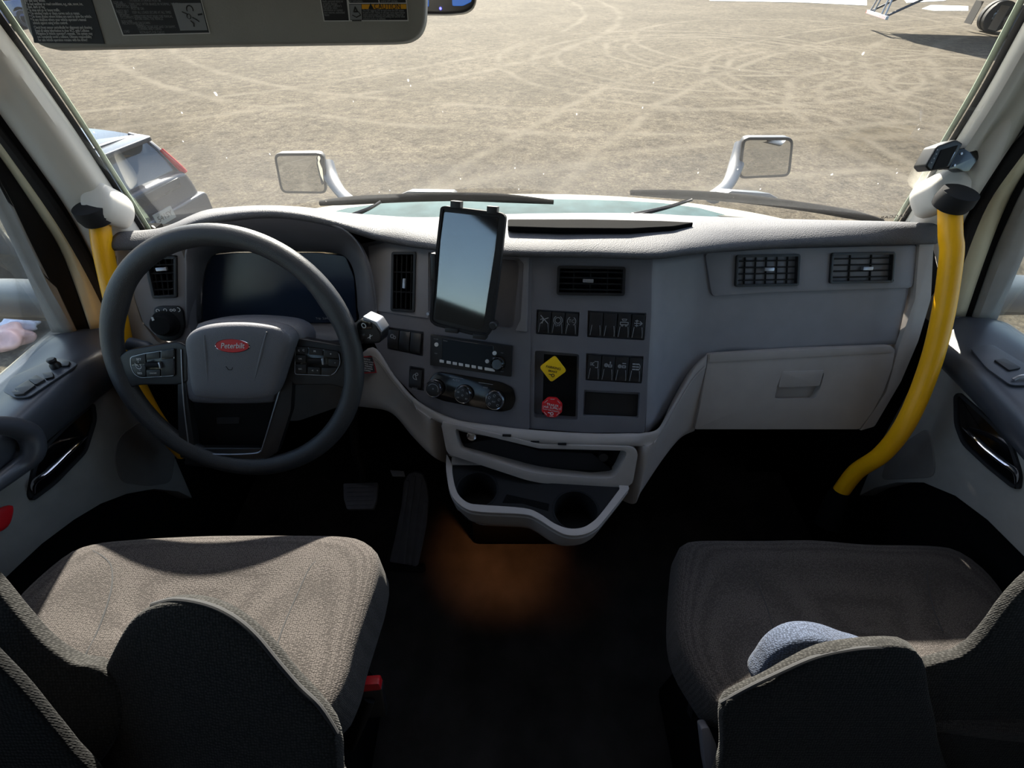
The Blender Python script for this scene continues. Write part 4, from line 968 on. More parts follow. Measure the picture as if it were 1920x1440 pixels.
# badge
eg = FW.at(436, 648, .0475); bd = mk('badge', lathe(eg, [(.0300, -.002), (.0300, .0005), (.0285, .0014), (.0280, .0010), (0, .0012)], 48, 1, .40), 'red', sw, label='red oval maker badge')
mk('badge_edge', lathe(eg, [(.0306, -.001), (.0306, .0008), (.0294, .0018), (.0286, .0008)], 48, 1, .41, close=True), 'chrome', bd)
bm = bmesh.new(); txt(bm, eg, 'Peterbilt', 0, -.0002, .0140, .0018, shear=.35, sx=.85, ext=.0004); mk('badge_script', bm, 'white', bd)
bm = bmesh.new(); hg = FW.at(430, 690, .0478); stroke(bm, hg, [(-.005, .003), (-.002, -.003), (.004, -.003), (.006, .001)], .0008, .0008); mk('horn_symbol', bm, 'blackmt', sw)
# spokes
def wslab(name, pix, h0, h1, m, bev=.002, r=.006, par=sw): return mk(name, slab(FW, pix, h0, h1, bev, 3, r=r), m, par)
lsp = [(222, 668), (240, 656), (300, 646), (336, 641), (352, 650), (352, 716), (333, 722), (262, 722), (238, 730), (216, 720)]
rsp = [(662, 660), (640, 648), (560, 634), (540, 640), (528, 700), (546, 716), (552, 722), (622, 722), (650, 730), (668, 712)]
s1 = wslab('spoke', lsp, -.012, .008, 'black', .003); s2 = wslab('spoke', rsp, -.012, .008, 'black', .003)
def pad_(sp, out, buttons, thumb, marks):
    mk('button_bezel', slab(FW, out, .007, .0105, .0012, 2, r=.006), 'piano', sp)
    poly = rpoly([FW.l(x, y, .0108) for x, y in out], .006, 3)
    mk('bezel_edge', ring(FW, scaled(poly, .0014), scaled(poly, .0022), .009, .0112), 'satin', sp)
    for q in buttons: mk('thumb_button', slab(FW, q, .010, .0122, .0007, 2, r=.0015), 'black', sp)
    g = FW.at(*thumb, .012); mk('thumb_roller', tube([g.w(-.012, 0, .001), g.w(.012, 0, .001)], .0052, 12, 1), 'blackmt', sp); mk('roller_cap', prism(g, [(.0125, -.006), (.0155, -.006), (.0155, .006), (.0125, .006)], -.001, .005, .001), 'satin', sp)
    bm = bmesh.new()
    for s, x, y, z in marks: txt(bm, FW, s, *FW.l(x, y, .0125), z, .0124)
    mk('button_marks', bm, 'white', sp)
pad_(s1, [(243, 668), (270, 661), (328, 653), (329, 706), (262, 710), (249, 701), (243, 685)],
     [[(246, 670), (272, 664), (273, 682), (246, 684)], [(246, 686), (273, 684), (273, 705), (262, 707), (252, 700)], [(274, 663), (299, 659), (299, 672), (274, 675)], [(274, 694), (300, 693), (300, 706), (275, 707)], [(302, 658), (326, 655), (326, 670), (302, 672)], [(302, 674), (326, 672), (326, 704), (302, 706)]],
     (288, 684), [('SET', 260, 674, .0060), ('RES', 262, 700, .0055), ('ON/OFF', 287, 700, .0036), ('+', 259, 679, .005), ('-', 262, 694, .006)])
pad_(s2, [(552, 648), (592, 652), (637, 660), (640, 682), (630, 700), (620, 706), (551, 703)],
     [[(554, 650), (577, 652), (577, 664), (554, 663)], [(579, 652), (605, 655), (605, 667), (579, 665)], [(607, 656), (634, 660), (634, 672), (607, 669)], [(553, 666), (573, 667), (573, 680), (553, 679)], [(616, 673), (637, 675), (634, 688), (616, 686)], [(553, 683), (574, 684), (574, 700), (553, 700)], [(577, 688), (600, 689), (600, 702), (577, 701)], [(603, 690), (632, 690), (620, 704), (603, 703)]],
     (592, 677), [('+', 620, 664, .006), ('-', 628, 680, .006), ('OK', 563, 673, .0045), ('M', 590, 659, .005), ('<', 586, 695, .006), ('+', 595, 695, .005), ('((', 560, 657, .0048), ('C', 569, 657, .0055), ('ESC', 563, 692, .004)])
for sp, pts in ((s1, arc(.0048, -210, 60, 10)),):
    bm = bmesh.new(); g = FW.at(260, 687, .0125); stroke(bm, g, pts, .0009, .0003); stroke(bm, g, [(-.006, .006), (0, 0)], .0009, .0003); mk('cruise_symbol', bm, 'white', sp)
# lower V: glossy legs with chrome edges and a black panel standing in for the shaded hollow
wslab('lower_leg', [(333, 700), (346, 650), (350, 735), (366, 846), (358, 862), (338, 858), (334, 800)], -.010, .006, 'black', .003, .004)
wslab('lower_leg', [(549, 700), (545, 642), (520, 735), (490, 846), (496, 862), (520, 848), (545, 770)], -.010, .006, 'black', .003, .004)
wslab('lower_bridge', [(352, 840), (500, 840), (510, 872), (440, 884), (344, 872)], -.012, .004, 'black', .004, .006)
wslab('hollow_shade', [(345, 742), (516, 742), (492, 850), (362, 850)], -.05, -.030, 'blackmt', .004, .006)  # dark sheet in place of the hollow's shade
mk('panel_slot', slab(FW, [(405, 783), (450, 782), (449, 795), (406, 796)], -.031, -.028, .001, 1, r=.002), 'black', sw)
mk('chrome_line', tube([FW.p(340, 655, .0095), FW.p(341, 690, .0095), FW.p(345, 760, .008), (FW.p(355, 846, .006))], .0012, 8, 5), 'satin', sw)
mk('chrome_line', tube([FW.p(549, 640, .0095), FW.p(540, 680, .0095), FW.p(516, 760, .008), FW.p(490, 846, .006)], .0012, 8, 5), 'satin', sw)
mk('chrome_line', tube([FW.p(364, 845, .006), FW.p(375, 850, .006), FW.p(430, 852, .006), FW.p(478, 850, .006), FW.p(490, 845, .006)], .0018, 8, 5), 'satin', sw)
# column shroud and stalks
co = empty('steering_column', FW.w(0, .0, -.2), 'dark steering column shroud with two control stalks behind the wheel', 'steering column')
mk('column_shroud', tube([FW.w(0, .0, -.035), FW.w(0, -.01, -.09), FW.w(0, -.03, -.17), FW.w(0, -.06, -.26)], [.062, .07, .072, .06], 24, 5, flat=.8), 'dashdk', co)
mk('shift_stalk', tube([FW.w(.05, .01, -.06), ont(636, 648, .885), ont(668, 635, .868), ont(690, 622, .862)], [.011, .012, .014, .02], 16, 5, flat=.8), 'black', co)
g = Fr(ont(698, 616, .85), (1, -.25, .35), (-.3, .3, .9))
kn = mk('shift_knob', prism(g, rpoly([(-.026, -.022), (.014, -.026), (.026, -.010), (.022, .012), (-.004, .026), (-.022, .016)], .006, 3), -.014, .014, .005, 3), 'black', co)
mk('knob_top', prism(g, rpoly([(-.016, .006), (.012, .004), (.016, .016), (-.002, .024), (-.014, .018)], .003, 3), .012, .0155, .001), 'piano', kn)
mk('knob_cap', prism(g, rpoly([(-.002, .022), (.020, .010), (.026, -.006), (.030, -.004), (.025, .016), (.002, .030)], .003, 3), -.012, .013, .002), 'satin', kn, label='pale end cap of the stalk')
bm = bmesh.new(); stroke(bm, g, arc(.0042, 0, 360, 12, -.002, .013), .0014, .0163); stroke(bm, g, [(-.006, -.012), (.006, -.008)], .0012, .0146); stroke(bm, g, [(-.002, -.014), (.002, -.006)], .0012, .0146); mk('knob_symbols', bm, 'white', kn)
mk('signal_stalk', tube([FW.w(-.05, .01, -.06), ont(300, 660, .90), ont(275, 652, .89), ont(243, 645, .885)], [.009, .009, .012, .013], 14, 5), 'housing', co)

# ================================================================== YELLOW GRAB BARS
def bar(name, pts, rad, lab, seg=18):
    t = empty(name, pts[-1], lab, 'grab bar')
    mk('bar_tube', tube(pts, rad, seg, 8), 'grab', t); return t
gl_ = bar('grab_bar', [onx(185, 395, -.768), onx(192, 460, -.772), onx(205, 525, -.78), onx(222, 600, -.785), onx(240, 680, -.79), onx(268, 745, -.775), onx(300, 798, -.765), onx(345, 850, -.76)], .0165, 'bent yellow grab bar beside the driver door, behind the steering wheel')
gr_ = bar('grab_bar', [onx(1781, 375, .795), onx(1782, 440, .80), onx(1784, 480, .805), onx(1768, 590, .812), onx(1742, 690, .815), onx(1700, 790, .805), onx(1655, 850, .80), onx(1605, 885, .79), onx(1572, 928, .785)], .0175, 'bent yellow grab bar beside the glovebox on the passenger side')
def boot(t, px, py, x, outl, tt, r0):
    P = onx(px, py, x); g = Fr(P + Vector((0, 0, .012)), (1, 0, 0), (0, 1, .15))
    mk('rubber_bushing', lathe(g, [(r0 * .55, -.018), (r0 * .98, -.012), (r0 * 1.08, .0), (r0 * 1.0, .016), (0, .02)], 28), 'rubber', t)
    cx = sum(p[0] for p in outl) / len(outl); cy = sum(p[1] for p in outl) / len(outl)
    f = F3(ont(cx, cy, tt), ont(cx + 60, cy, tt), ont(cx, cy - 60, tt + .0))
    mk('mount_cover', pillow(f, [f.l(x_, y_) for x_, y_ in outl], .022, .05, 4, 6, 48), 'pillar', t)
mk('bar_end_shade', tube([onx(1578, 920, .786), onx(1566, 945, .782), onx(1552, 985, .775)], [.021, .026, .03], 16, 4), 'void', gr_)  # added black sleeve stands in for the shade the bar end fades into
boot(gl_, 186, 414, -.768, [(168, 341), (186, 342), (206, 350), (218, 364), (223, 385), (219, 405), (206, 420), (190, 415), (170, 398), (164, 386), (166, 362)], .855, .028)
boot(gr_, 1781, 388, .795, [(1752, 328), (1780, 320), (1800, 318), (1808, 328), (1808, 355), (1806, 382), (1785, 392), (1762, 400), (1746, 391), (1736, 362), (1738, 343)], .855, .029)
# scuffed sticker writing on the driver's bar
bm = bmesh.new(); sf = F3(onx(212, 520, -.792), onx(219, 500, -.792), onx(202, 520, -.792))
sf = Fr(onx(214, 520, -.80) + Vector((.010, -.013, .0)), Vector((-.02, .05, .2)), Vector((-.7, -.6, 0)))
for i, s in enumerate(('Caution', 'Step')): txt(bm, sf, s, .02 - .05 * i, 0, .011, .001)
mk('worn_writing', bm, 'dark ink', gl_)

# ---- small camera on the passenger pillar
FD = F3(ont(1775, 292, .80), ont(1810, 282, .80), ont(1765, 262, .79))
dc = empty('pillar_camera', ont(1800, 300, .82), 'small black monitor camera on a bracket on the passenger pillar', 'camera')
mk('camera_body', slab(FD, [(1736, 311), (1757, 274), (1793, 261), (1807, 269), (1793, 292), (1780, 314), (1745, 321)], -.022, .004, .003, 3, r=.004), 'black', dc)
mk('camera_panel', slab(FD, [(1766, 281), (1797, 272), (1776, 313), (1749, 318)], .003, .0055, .001, 1, r=.001), 'blackmt', dc)
bm = bmesh.new()
for x, y in ((1757, 281), (1755, 289), (1751, 297), (1746, 305)): join(bm, disc(FD.at(x, y, .004), .0012, 0, .0008, 0, 8))
mk('camera_leds', bm, 'grey ink', dc)
mk('camera_bracket', slab(FD, [(1778, 318), (1793, 281), (1824, 273), (1838, 288), (1834, 300), (1817, 322), (1806, 322), (1795, 316)], -.020, .0, .003, 2, r=.003), 'piano', dc)
mk('silver_strip', slab(FD, [(1789, 284), (1792, 285), (1776, 312), (1772, 311)], .001, .005, .0005, 1), 'satin', dc)
for x, y in ((1802, 288), (1789, 310)): mk('bracket_screw', disc(FD.at(x, y, .0), .0022, 0, .0015, .0004, 12), 'satin', dc)
mk('bracket_foot', tube([FD.p(1830, 300, -.01), onx(1850, 305, .86)], .012, 12, 1), 'black', dc)

# ================================================================== SUN VISOR and dash camera at the top
FV = FL(400, 60, .52, 0, 17)
vi = empty('sun_visor', FV.w(0, .2, 0), 'grey driver sun visor with black and yellow warning labels', 'sun visor')
vo = [(30, -20), (38, 12), (46, 45), (58, 70), (72, 84), (92, 91), (400, 84), (740, 79), (768, 76), (788, 62), (797, 38), (798, 0), (798, -60), (798, -420), (-170, -420)]
pv = rpoly([FV.l(x, y, 0) for x, y in vo], .012, 3)
mk('visor_panel', prism(FV, pv, -.018, 0, .006, 3), 'visor', vi)
def label(pix, m='label', h=.0008, par=vi, name='label', r=0): return mk(name, slab(FV, pix, -.001, h, 0, 1, r=r), m, par)
l1 = label([(46, -6), (64, 80), (196, 82), (170, -6)])
def quadl(p): return [FV.l(x, y, .001) for x, y in p]
def lines(lab, rows, m='white', par=None, sz=1.0, w=.72):
    bm = bmesh.new()
    for s, x, y, z in rows: txt(bm, FV, s, *FV.l(x, y, .001), z * sz, .0011, align='LEFT', sx=w)
    mk('label_writing', bm, m, par or lab)
lines(l1, [('for use only when:', 46, 1, .0042), ('* In bad weather or road conditions, e.g., rain, snow, ice,', 48, 7.5, .0038), ('dust, dark or fog.', 52, 13, .0038), ('* In stop and go or heavy traffic.', 52, 19, .0038), ('* On winding roads or sharp curves such as ramps.', 54, 25, .0038),
           ('* On down grades where brakes are used to slow the vehicle.', 56, 31, .0038), ('* In any situation where your vehicle operator\'s manual', 58, 37, .0038), ('advises against using brake control.', 62, 43, .0038),
           ('Check front sensor periodically for alignment and cleaning.', 64, 51.5, .0038), ('Read all safety information in your ACC with Collision', 66, 57.5, .0038), ('Mitigation & vehicle operator\'s manuals. This system may', 68, 63, .0038),
           ('not completely avoid a collision. Ultimate responsibility', 70, 69, .0038), ('for safe vehicle operation remains with the driver!', 72, 75, .0038)])
l2 = label([(204, -6), (230, 67), (394, 63), (376, -6)], 'white'); label([(206, -6), (231.5, 65), (392, 61), (374.5, -6)], 'label', .0010, l2, 'label_field')
d2 = label([(322, 6), (376, 5.5), (389, 56.5), (338, 57.5)], 'grey ink', .0013, l2, 'diagram_field')
bm = bmesh.new(); g = FV.at(356, 18, .0014)
stroke(bm, g, arc(.0035, 200, -20, 10), .0008, .0004); stroke(bm, g, [(-.009, -.002), (-.004, -.004)], .0009, .0004); stroke(bm, g, [(.001, -.007), (.007, -.0105)], .0009, .0004); stroke(bm, g, [(-.002, -.010), (.0005, -.0125), (.0, -.015)], .0010, .0004); stroke(bm, g, [(.008, -.0045), (.012, -.004)], .0014, .0004); stroke(bm, g, arc(.0022, 0, 360, 10, -.003, -.006), .0004, .0004)
mk('diagram_drawing', bm, 'dark ink', d2)
lines(l2, [('INTERIOR STORAGE MUST BE', 243, 1, .0036), ('LOW AIR:', 213, 5, .0034), ('WARNING', 217, 9, .0034), ('INDICATORS', 218, 13, .0034), ('PARK ONLY AFTER BRAKES IN NORMAL / NEUTRAL', 243, 8, .0034), ('BRAKE', 245, 12.5, .0034), ('MUST BE ON', 246, 16.5, .0034),
           ('SAFETY BELT', 218, 21, .0034), ('MUST BE', 222, 25, .0034), ('WORN BY', 224, 29, .0034), ('OCCUPANTS', 226, 33, .0034), ('KEEP ALL LOADS SECURE AT ALL TIMES', 248, 23.5, .0034), ('OPERATORS MUST READ THE MANUAL', 251, 31, .0034), ('BEFORE USING THE VEHICLE', 253, 35.5, .0034),
           ('ROLLOVER', 228, 40, .0034), ('PRECAUTIONS', 229, 44, .0034), ('SLOW DOWN', 255, 43.5, .0034), ('AHEAD', 256, 47.5, .0034), ('INTERSECTIONS EXIT AND ON RAMPS', 258, 50.5, .0034), ('CORNERS AND CURVES', 259, 54.5, .0034), ('LOAD', 232, 59, .0034), ('RESTRAINTS FOR CARGO', 262, 61, .0034)], 'grey ink')
l3 = label([(599, -6), (607, 40), (766, 39.5), (762, -6)], 'white'); label([(601, -6), (608.5, 38.4), (654, 38.2), (649, -6)], 'label', .0010, l3, 'label_field'); label([(651, -6), (655.5, 5.2), (710, 5), (708, -6)], 'label', .0010, l3, 'label_field'); label([(710.5, -6), (712, 5), (761, 4.8), (760, -6)], 'label', .0010, l3, 'label_field')
label([(654.5, 7.2), (656.8, 37.6), (764, 37.4), (762, 7)], 'label', .0010, l3, 'label_field'); label([(655.5, 8.5), (677, 8.3), (679, 36.5), (657.5, 36.7)], 'grey ink', .0013, l3, 'pictogram_field'); label([(678, 8.2), (761.5, 7.8), (762, 16.6), (678.5, 16.8)], 'orange', .0013, l3, 'caution_band')
bm = bmesh.new(); txt(bm, FV, '\u25B2CAUTION', *FV.l(721, 12.6, .0014), .0066, .0016); mk('caution_word', bm, 'dark ink', l3)
bm = bmesh.new(); g = FV.at(667, 22, .0014); stroke(bm, g, [(0, .004), (.002, 0), (-.002, 0)], .0012, .0004, closed=True); stroke(bm, g, [(-.004, -.003), (.0, -.005), (.005, -.003), (.003, .0)], .0008, .0004); stroke(bm, g, [(-.005, -.008), (.005, -.008)], .0008, .0004); mk('pictogram', bm, 'dark ink', l3)
lines(l3, [('death, personal injury or', 604, 2.5, .0032), ('property damage.', 605, 7, .0032), ('Read your Operator\'s', 605.5, 11, .0032), ('Manual for more', 606, 15, .0032), ('information or contact', 606.5, 19, .0032), ('your nearest, authorized', 607.5, 23.5, .0032), ('dealer.', 608, 28, .0032),
           ('for instructions.', 655, 2, .0032), ('and/or DPF storage.', 714, 2, .0032),
           ('This DEF requires DEF be used when the DEF system', 680, 19.5, .0029), ('be used in DEF. Failure to add may cause severe derate', 680, 23.5, .0029), ('and/or severe speed. See your Operator\'s Manual for', 680.5, 27.5, .0029), ('instructions for checking and adding DEF and for other', 681, 31, .0029), ('emissions and/or as indicated.', 681, 35, .0029)], 'grey ink')
FDc = FL(845, 10, .66, 0, 10)
dm = empty('dash_camera', FDc.w(0, .12, -.03), 'black dash camera with a blue light hanging behind the visor', 'camera')
mk('camera_body', slab(FDc, [(770, 26), (840, 27), (872, 24), (886, 15), (892, 0), (893, -60), (770, -60)], -.025, 0, .004, 3, r=.008), 'black', dm)
mk('camera_screen', slab(FDc, [(846, -40), (886, -40), (884, 3), (868, 11), (848, 11)], -.001, .0012, .0005, 1, r=.002), 'lcd', dm)
mk('camera_screen', slab(FDc, [(798, -40), (804, -40), (804, 12), (798, 13)], -.001, .0012, .0005, 1, r=.001), 'lcd', dm)
mk('camera_light', disc(FDc.at(826, 16, 0), .0016, 0, .0014, .0003, 12), 'led', dm)
mk('camera_mount', tube([FDc.w(.0, .06, -.02), FDc.w(.0, .16, -.02), Vector((FDc.O.x, .70, 1.60))], .012, 12, 4), 'black', dm)

# ================================================================== SEATS
def seat(name, label, zt, outline, back_pts, xc, w, parts, seams, side):
    t = empty(name, (xc, .15, 0), label, 'seat')
    f = Fr((0, 0, zt - .03), (1, 0, 0), (0, 1, -.03))
    out = [f.l(x, y, .02) for x, y in outline] + back_pts
    mk('seat_cushion', pillow(f, out, .045, .11, 6, 20, 96, dent=.22), 'seat', t, 60)
    P = [(v.x, v.y) for v in cr([Vector((a, b, 0)) for a, b in out], 6, True)]
    P = resample(P, 96)
    mk('cushion_piping', tube([f.w(x * 1, y, .010) for x, y in [p for p in P if p[1] > .02][:]], .0028, 8, 1), 'seam', t) if False else None
    for s in seams: mk('cushion_seam', tube([f.w(*f.l(x, y, .042), .0425 + d) for x, y, d in s], .0012, 6, 5), 'seam', t)
    mk('seat_pedestal', box((xc - w * .36, -.02, .0), (xc + w * .36, .30, zt - .16), .02), 'void', t)
    for nm, fr, ol, top, bot, m in parts:
        mk(nm, pillow(fr, [fr.l(x, y) for x, y in ol], top, bot, 9 if 'cushion' not in nm else 4, 14, 84), m, t, 60)
    return t
def F3px(a, b, c):
    P = ont(*a); f = F3(P, ont(*b), ont(*c))
    return f if f.Z.dot(CAM - P) > 0 else Fr(f.O, f.X, -f.Y)
fA = F3px((350, 1300, .59), (600, 1300, .555), (350, 1120, .565))
fB = F3px((60, 1250, .595), (180, 1250, .595), (60, 1120, .583))
fC = F3px((60, 1400, .56), (140, 1400, .56), (60, 1250, .53))
seatL = seat('driver_chair', 'charcoal cloth driver seat with sunlit cushion behind the steering wheel', .67,
    [(120, 1052), (178, 1026), (255, 1017), (340, 1012), (430, 1009), (540, 1009), (650, 1011), (690, 1022), (713, 1050), (707, 1100), (688, 1160), (664, 1232), (650, 1285)],
    [(-.232, .12), (-.30, .125), (-.42, .155), (-.58, .17), (-.68, .185), (-.72, .25)], -.50, .52,
    [('seat_bolster', fA, [(650, 1560), (642, 1440), (641, 1395), (628, 1345), (590, 1296), (552, 1256), (512, 1205), (470, 1165), (430, 1138), (385, 1122), (335, 1119), (292, 1130), (258, 1155), (228, 1205), (205, 1255), (175, 1320), (140, 1392), (90, 1560)], .014, .008, 'knit'),
     ('seat_back', fB, [(-140, 960), (-60, 1020), (0, 1085), (45, 1140), (95, 1195), (150, 1232), (200, 1243), (240, 1300), (210, 1400), (120, 1460), (-120, 1400)], .012, .008, 'knit'),
     ('seat_shell', fC, [(-160, 1080), (-60, 1165), (0, 1226), (50, 1278), (100, 1340), (138, 1388), (200, 1480), (160, 1640), (-160, 1640)], .010, .006, 'back')],
    [[(174, 1032, -.002), (195, 1045, 0), (210, 1065, 0), (208, 1110, 0), (185, 1180, 0), (160, 1230, 0)], [(620, 1032, -.002), (585, 1060, 0), (560, 1110, 0), (530, 1180, 0), (512, 1240, 0)]], -1)
fA2 = F3px((1560, 1330, .66), (1690, 1330, .66), (1560, 1205, .61))
fB2 = F3px((1830, 1300, .69), (1900, 1300, .69), (1830, 1120, .62))
fE2 = F3px((1530, 1250, .69), (1600, 1250, .69), (1530, 1190, .66))
seatR = seat('passenger_chair', 'charcoal cloth passenger seat with mostly shaded cushion', .50,
    [(1272, 1042), (1282, 1022), (1310, 1017), (1420, 1017), (1520, 1016), (1620, 1024), (1750, 1027), (1800, 1040), (1850, 1080), (1890, 1135), (1920, 1180)],
    [(.95, .20), (.90, .13), (.60, .14), (.40, .15), (.33, .16), (.305, .19), (.285, .27)], .56, .56,
    [('seat_bolster', fA2, [(1345, 1560), (1350, 1400), (1350, 1318), (1380, 1290), (1430, 1268), (1470, 1245), (1530, 1215), (1590, 1203), (1660, 1198), (1700, 1204), (1722, 1230), (1732, 1290), (1748, 1370), (1762, 1560)], .014, .008, 'knit'),
     ('seat_back', fB2, [(2060, 980), (1960, 1050), (1920, 1082), (1880, 1125), (1840, 1180), (1795, 1220), (1730, 1238), (1700, 1270), (1710, 1400), (1740, 1560), (2060, 1560)], .012, .008, 'knit'),
     ('lumbar_cushion', fE2, [(1412, 1275), (1425, 1235), (1450, 1205), (1490, 1186), (1540, 1186), (1590, 1202), (1640, 1225), (1620, 1290), (1500, 1320)], .02, .03, 'skyknit')],
    [[(1395, 1052, -.002), (1415, 1085, 0), (1435, 1130, 0), (1450, 1180, 0)], [(1745, 1040, -.002), (1738, 1080, 0), (1750, 1140, 0), (1768, 1185, 0)]], 1)
# piping lines on bolsters
def piping(t, fr, pts, h, m='seam', r=.003): mk('piping', tube([fr.w(*fr.l(x, y, hh * .62), hh * .62) for (x, y), hh in pts], r, 8, 5), m, t)
piping(seatL, fA, [((285, 1134), .006), ((330, 1124), .010), ((390, 1134), .014), ((440, 1158), .015), ((480, 1192), .015), ((520, 1240), .015), ((560, 1286), .015), ((600, 1325), .014), ((632, 1375), .010)], 0)
piping(seatR, fA2, [((1352, 1318), .006), ((1400, 1291), .013), ((1460, 1262), .014), ((1530, 1232), .014), ((1600, 1217), .014), ((1660, 1213), .013), ((1700, 1215), .008)], 0)
# seat belt buckles and recline lever
b1 = empty('seat_belt_buckle', ont(668, 1400, .78), 'black seat belt buckle with a red release button beside the driver seat', 'buckle')
P0, P1 = ont(694, 1282, .80), ont(655, 1400, .86)
g = Fr(P0, (1, .1, 0), (P0 - P1).normalized())
mk('buckle_stalk', tube([P0 + (P1 - P0) * .15, P0.lerp(P1, .6), P1], [.02, .018, .012], 12, 4, flat=.5), 'black', b1)
mk('release_button', prism(g, rpoly([(-.02, -.006), (.02, -.006), (.018, .010), (-.014, .012)], .003, 3), -.007, .009, .002), 'red', b1, label='red release button')
mk('buckle_body', prism(g, rpoly([(-.021, -.08), (.018, -.08), (.021, -.006), (-.021, -.006)], .004, 3), -.010, .008, .003), 'black', b1)
b2 = empty('seat_belt_buckle', ont(1312, 1340, .84), 'seat belt buckle with small red button against the passenger seat side', 'buckle')
g = Fr(ont(1305, 1296, .80), (1, .3, 0), (.08, .3, .9))
mk('release_button', prism(g, [(-.006, -.014), (.005, -.014), (.005, .014), (-.006, .014)], -.005, .006, .002), 'red', b2)
mk('buckle_body', prism(g, [(-.004, -.08), (.012, -.08), (.010, -.013), (-.006, -.013)], -.008, .006, .002), 'black', b2)
FLv = F3px((1330, 1400, .74), (1350, 1400, .74), (1330, 1370, .74))
lv_ = mk('recline_lever', slab(FLv, [(1315, 1366), (1330, 1364), (1345, 1400), (1352, 1450), (1350, 1500), (1335, 1500), (1322, 1430)], -.02, 0, .003, 2, r=.004), 'dashdk', label='dark curved lever at the base of the passenger seat', cat='lever')

# ================================================================== PEDALS AND FLOOR
FP = F3(onz(768, 1066, .03), onz(790, 1068, .03), ont(780, 900, 1.30))
if FP.Z.dot(CAM - FP.O) < 0: FP = Fr(FP.O, FP.X, -FP.Y)
pd = empty('accelerator_pedal', FP.w(0, 0, -.02), 'long ribbed black accelerator pedal', 'pedal')
pq = [(730, 1054), (740, 1010), (752, 950), (757, 905), (764, 890), (778, 885), (792, 889), (799, 908), (803, 935), (799, 985), (792, 1020), (783, 1062)]
mk('treadle', slab(FP, pq, -.012, .0, .002, 2, r=.006), 'pedal', pd)
for a, b in (((741, 1052), (764, 900)), ((755, 1056), (776, 892)), ((767, 1058), (788, 896)), ((776, 1060), (797, 940))):
    A, B = FP.l(*a), FP.l(*b); n_ = Vector((B[1] - A[1], A[0] - B[0])).normalized() * .0022
    mk('tread_rib', prism(FP, [(A[0] - n_.x, A[1] - n_.y), (B[0] - n_.x, B[1] - n_.y), (B[0] + n_.x * 3, B[1] + n_.y * 3), (A[0] + n_.x * 3, A[1] + n_.y * 3)], -.001, .004, .001), 'pedal', pd)
mk('pedal_base', slab(FP, [(718, 1058), (793, 1062), (796, 1074), (716, 1072)], -.035, -.014, .002), 'blackmt', pd)
FBp = F3px((675, 930, 1.28), (700, 930, 1.28), (675, 905, 1.30))
bp = empty('brake_pedal', FBp.w(0, 0, -.02), 'square ribbed black brake pedal on a bent arm', 'pedal')
bpd = mk('pedal_pad', slab(FBp, [(643, 906), (709, 904), (706, 938), (700, 954), (650, 955), (644, 935)], -.014, 0, .003, 2, r=.005), 'pedal', bp)
bm = bmesh.new()
for k in range(5): A = FBp.l(652, 914 + k * 8); B = FBp.l(700, 913 + k * 8); stroke(bm, FBp, [A, B], .004, .002, .003)
mk('pad_ribs', bm, 'pedal', bpd)
mk('pedal_arm', tube([ont(678, 900, 1.30), ont(680, 880, 1.27), ont(668, 850, 1.24), ont(664, 800, 1.22), ont(664, 760, 1.2)], [.010, .010, .012, .012, .012], 10, 5), 'rubber', bp)
mk('floor_bracket', slab(FBp, [(731, 881), (757, 883), (760, 894), (736, 893)], -.04, -.035, .001), 'steel', label='small grey bracket on the firewall between the pedals', cat='bracket')
mk('floor_pin', tube([onz(1680, 1018, .25), onz(1677, 995, .27)], .004, 8, 1), 'satin', label='thin metal pin on the floor near the passenger door', cat='pin')
# amber footwell courtesy lamp under the console
cl_ = empty('footwell_lamp', (.06, .60, .452), 'small amber footwell lamp under the console', 'lamp')
mk('lamp_housing', disc(Fr((.06, .55, .448), (1, 0, 0), (0, 1, 0)), .014, 0, .012, .002, 20), 'black', cl_)
for x in (-.04, .10):
    la = bpy.data.lights.new('footwell_light', 'SPOT'); lo = bpy.data.objects.new('footwell_light', la); COL.objects.link(lo)
    la.energy = 1.9; la.color = (1.0, .38, .12); la.spot_size = R(62); la.spot_blend = 1.0; la.shadow_soft_size = .012
    lo.location = (x, .60, .43); lo.rotation_euler = (R(7), 0, 0)

# ================================================================== OUTSIDE: truck nose, wipers, mirrors
rows = []
for y, zc, hw, dz in ((1.16, .850, .90, .07), (1.3, .812, .90, .08), (1.5, .752, .90, .09), (1.8, .636, .89, .12), (2.2, .465, .86, .15), (2.7, .24, .80, .20), (3.1, -.10, .70, .2), (3.15, -.5, .66, .2)):
    rows.append([Vector((X0 + hw * u / 10, y + .0 * abs(u), zc - dz * (abs(u) / 10) ** 2.6)) for u in range(-10, 11)])
hd_ = empty('truck_hood', (X0, 2.0, -.4), 'white hood of the truck beyond the windscreen', 'hood')
mk('hood_skin', loft(rows, 2, 3), 'hood', hd_, 60, solid=.02)
for nm, q in (('hood_vent', [(755, 362), (770, 356), (850, 357), (856, 362)]), ('hood_vent', [(1348, 361), (1360, 355), (1430, 360), (1450, 370)])):
    P = [ont(x, y, 1.62) for x, y in q]; f = F3(P[0], P[1], P[2]); f = Fr(P[0], (1, 0, 0), (0, .3, 1))
    mk(nm, prism(f, [f.loc(p)[:2] for p in P], -.05, .05, .006), 'housing', hd_)
cw = [[Vector((X0 + .74 * u / 8, y - .06 * (u / 8) ** 2, z - .14 * abs(u / 8) ** 5)) for u in range(-8, 9)] for y, z in ((1.00, .893), (1.06, .875), (1.12, .862), (1.22, .853))]
mk('trim_4', grid(cw), 'cowl', kind='structure', solid=.01)
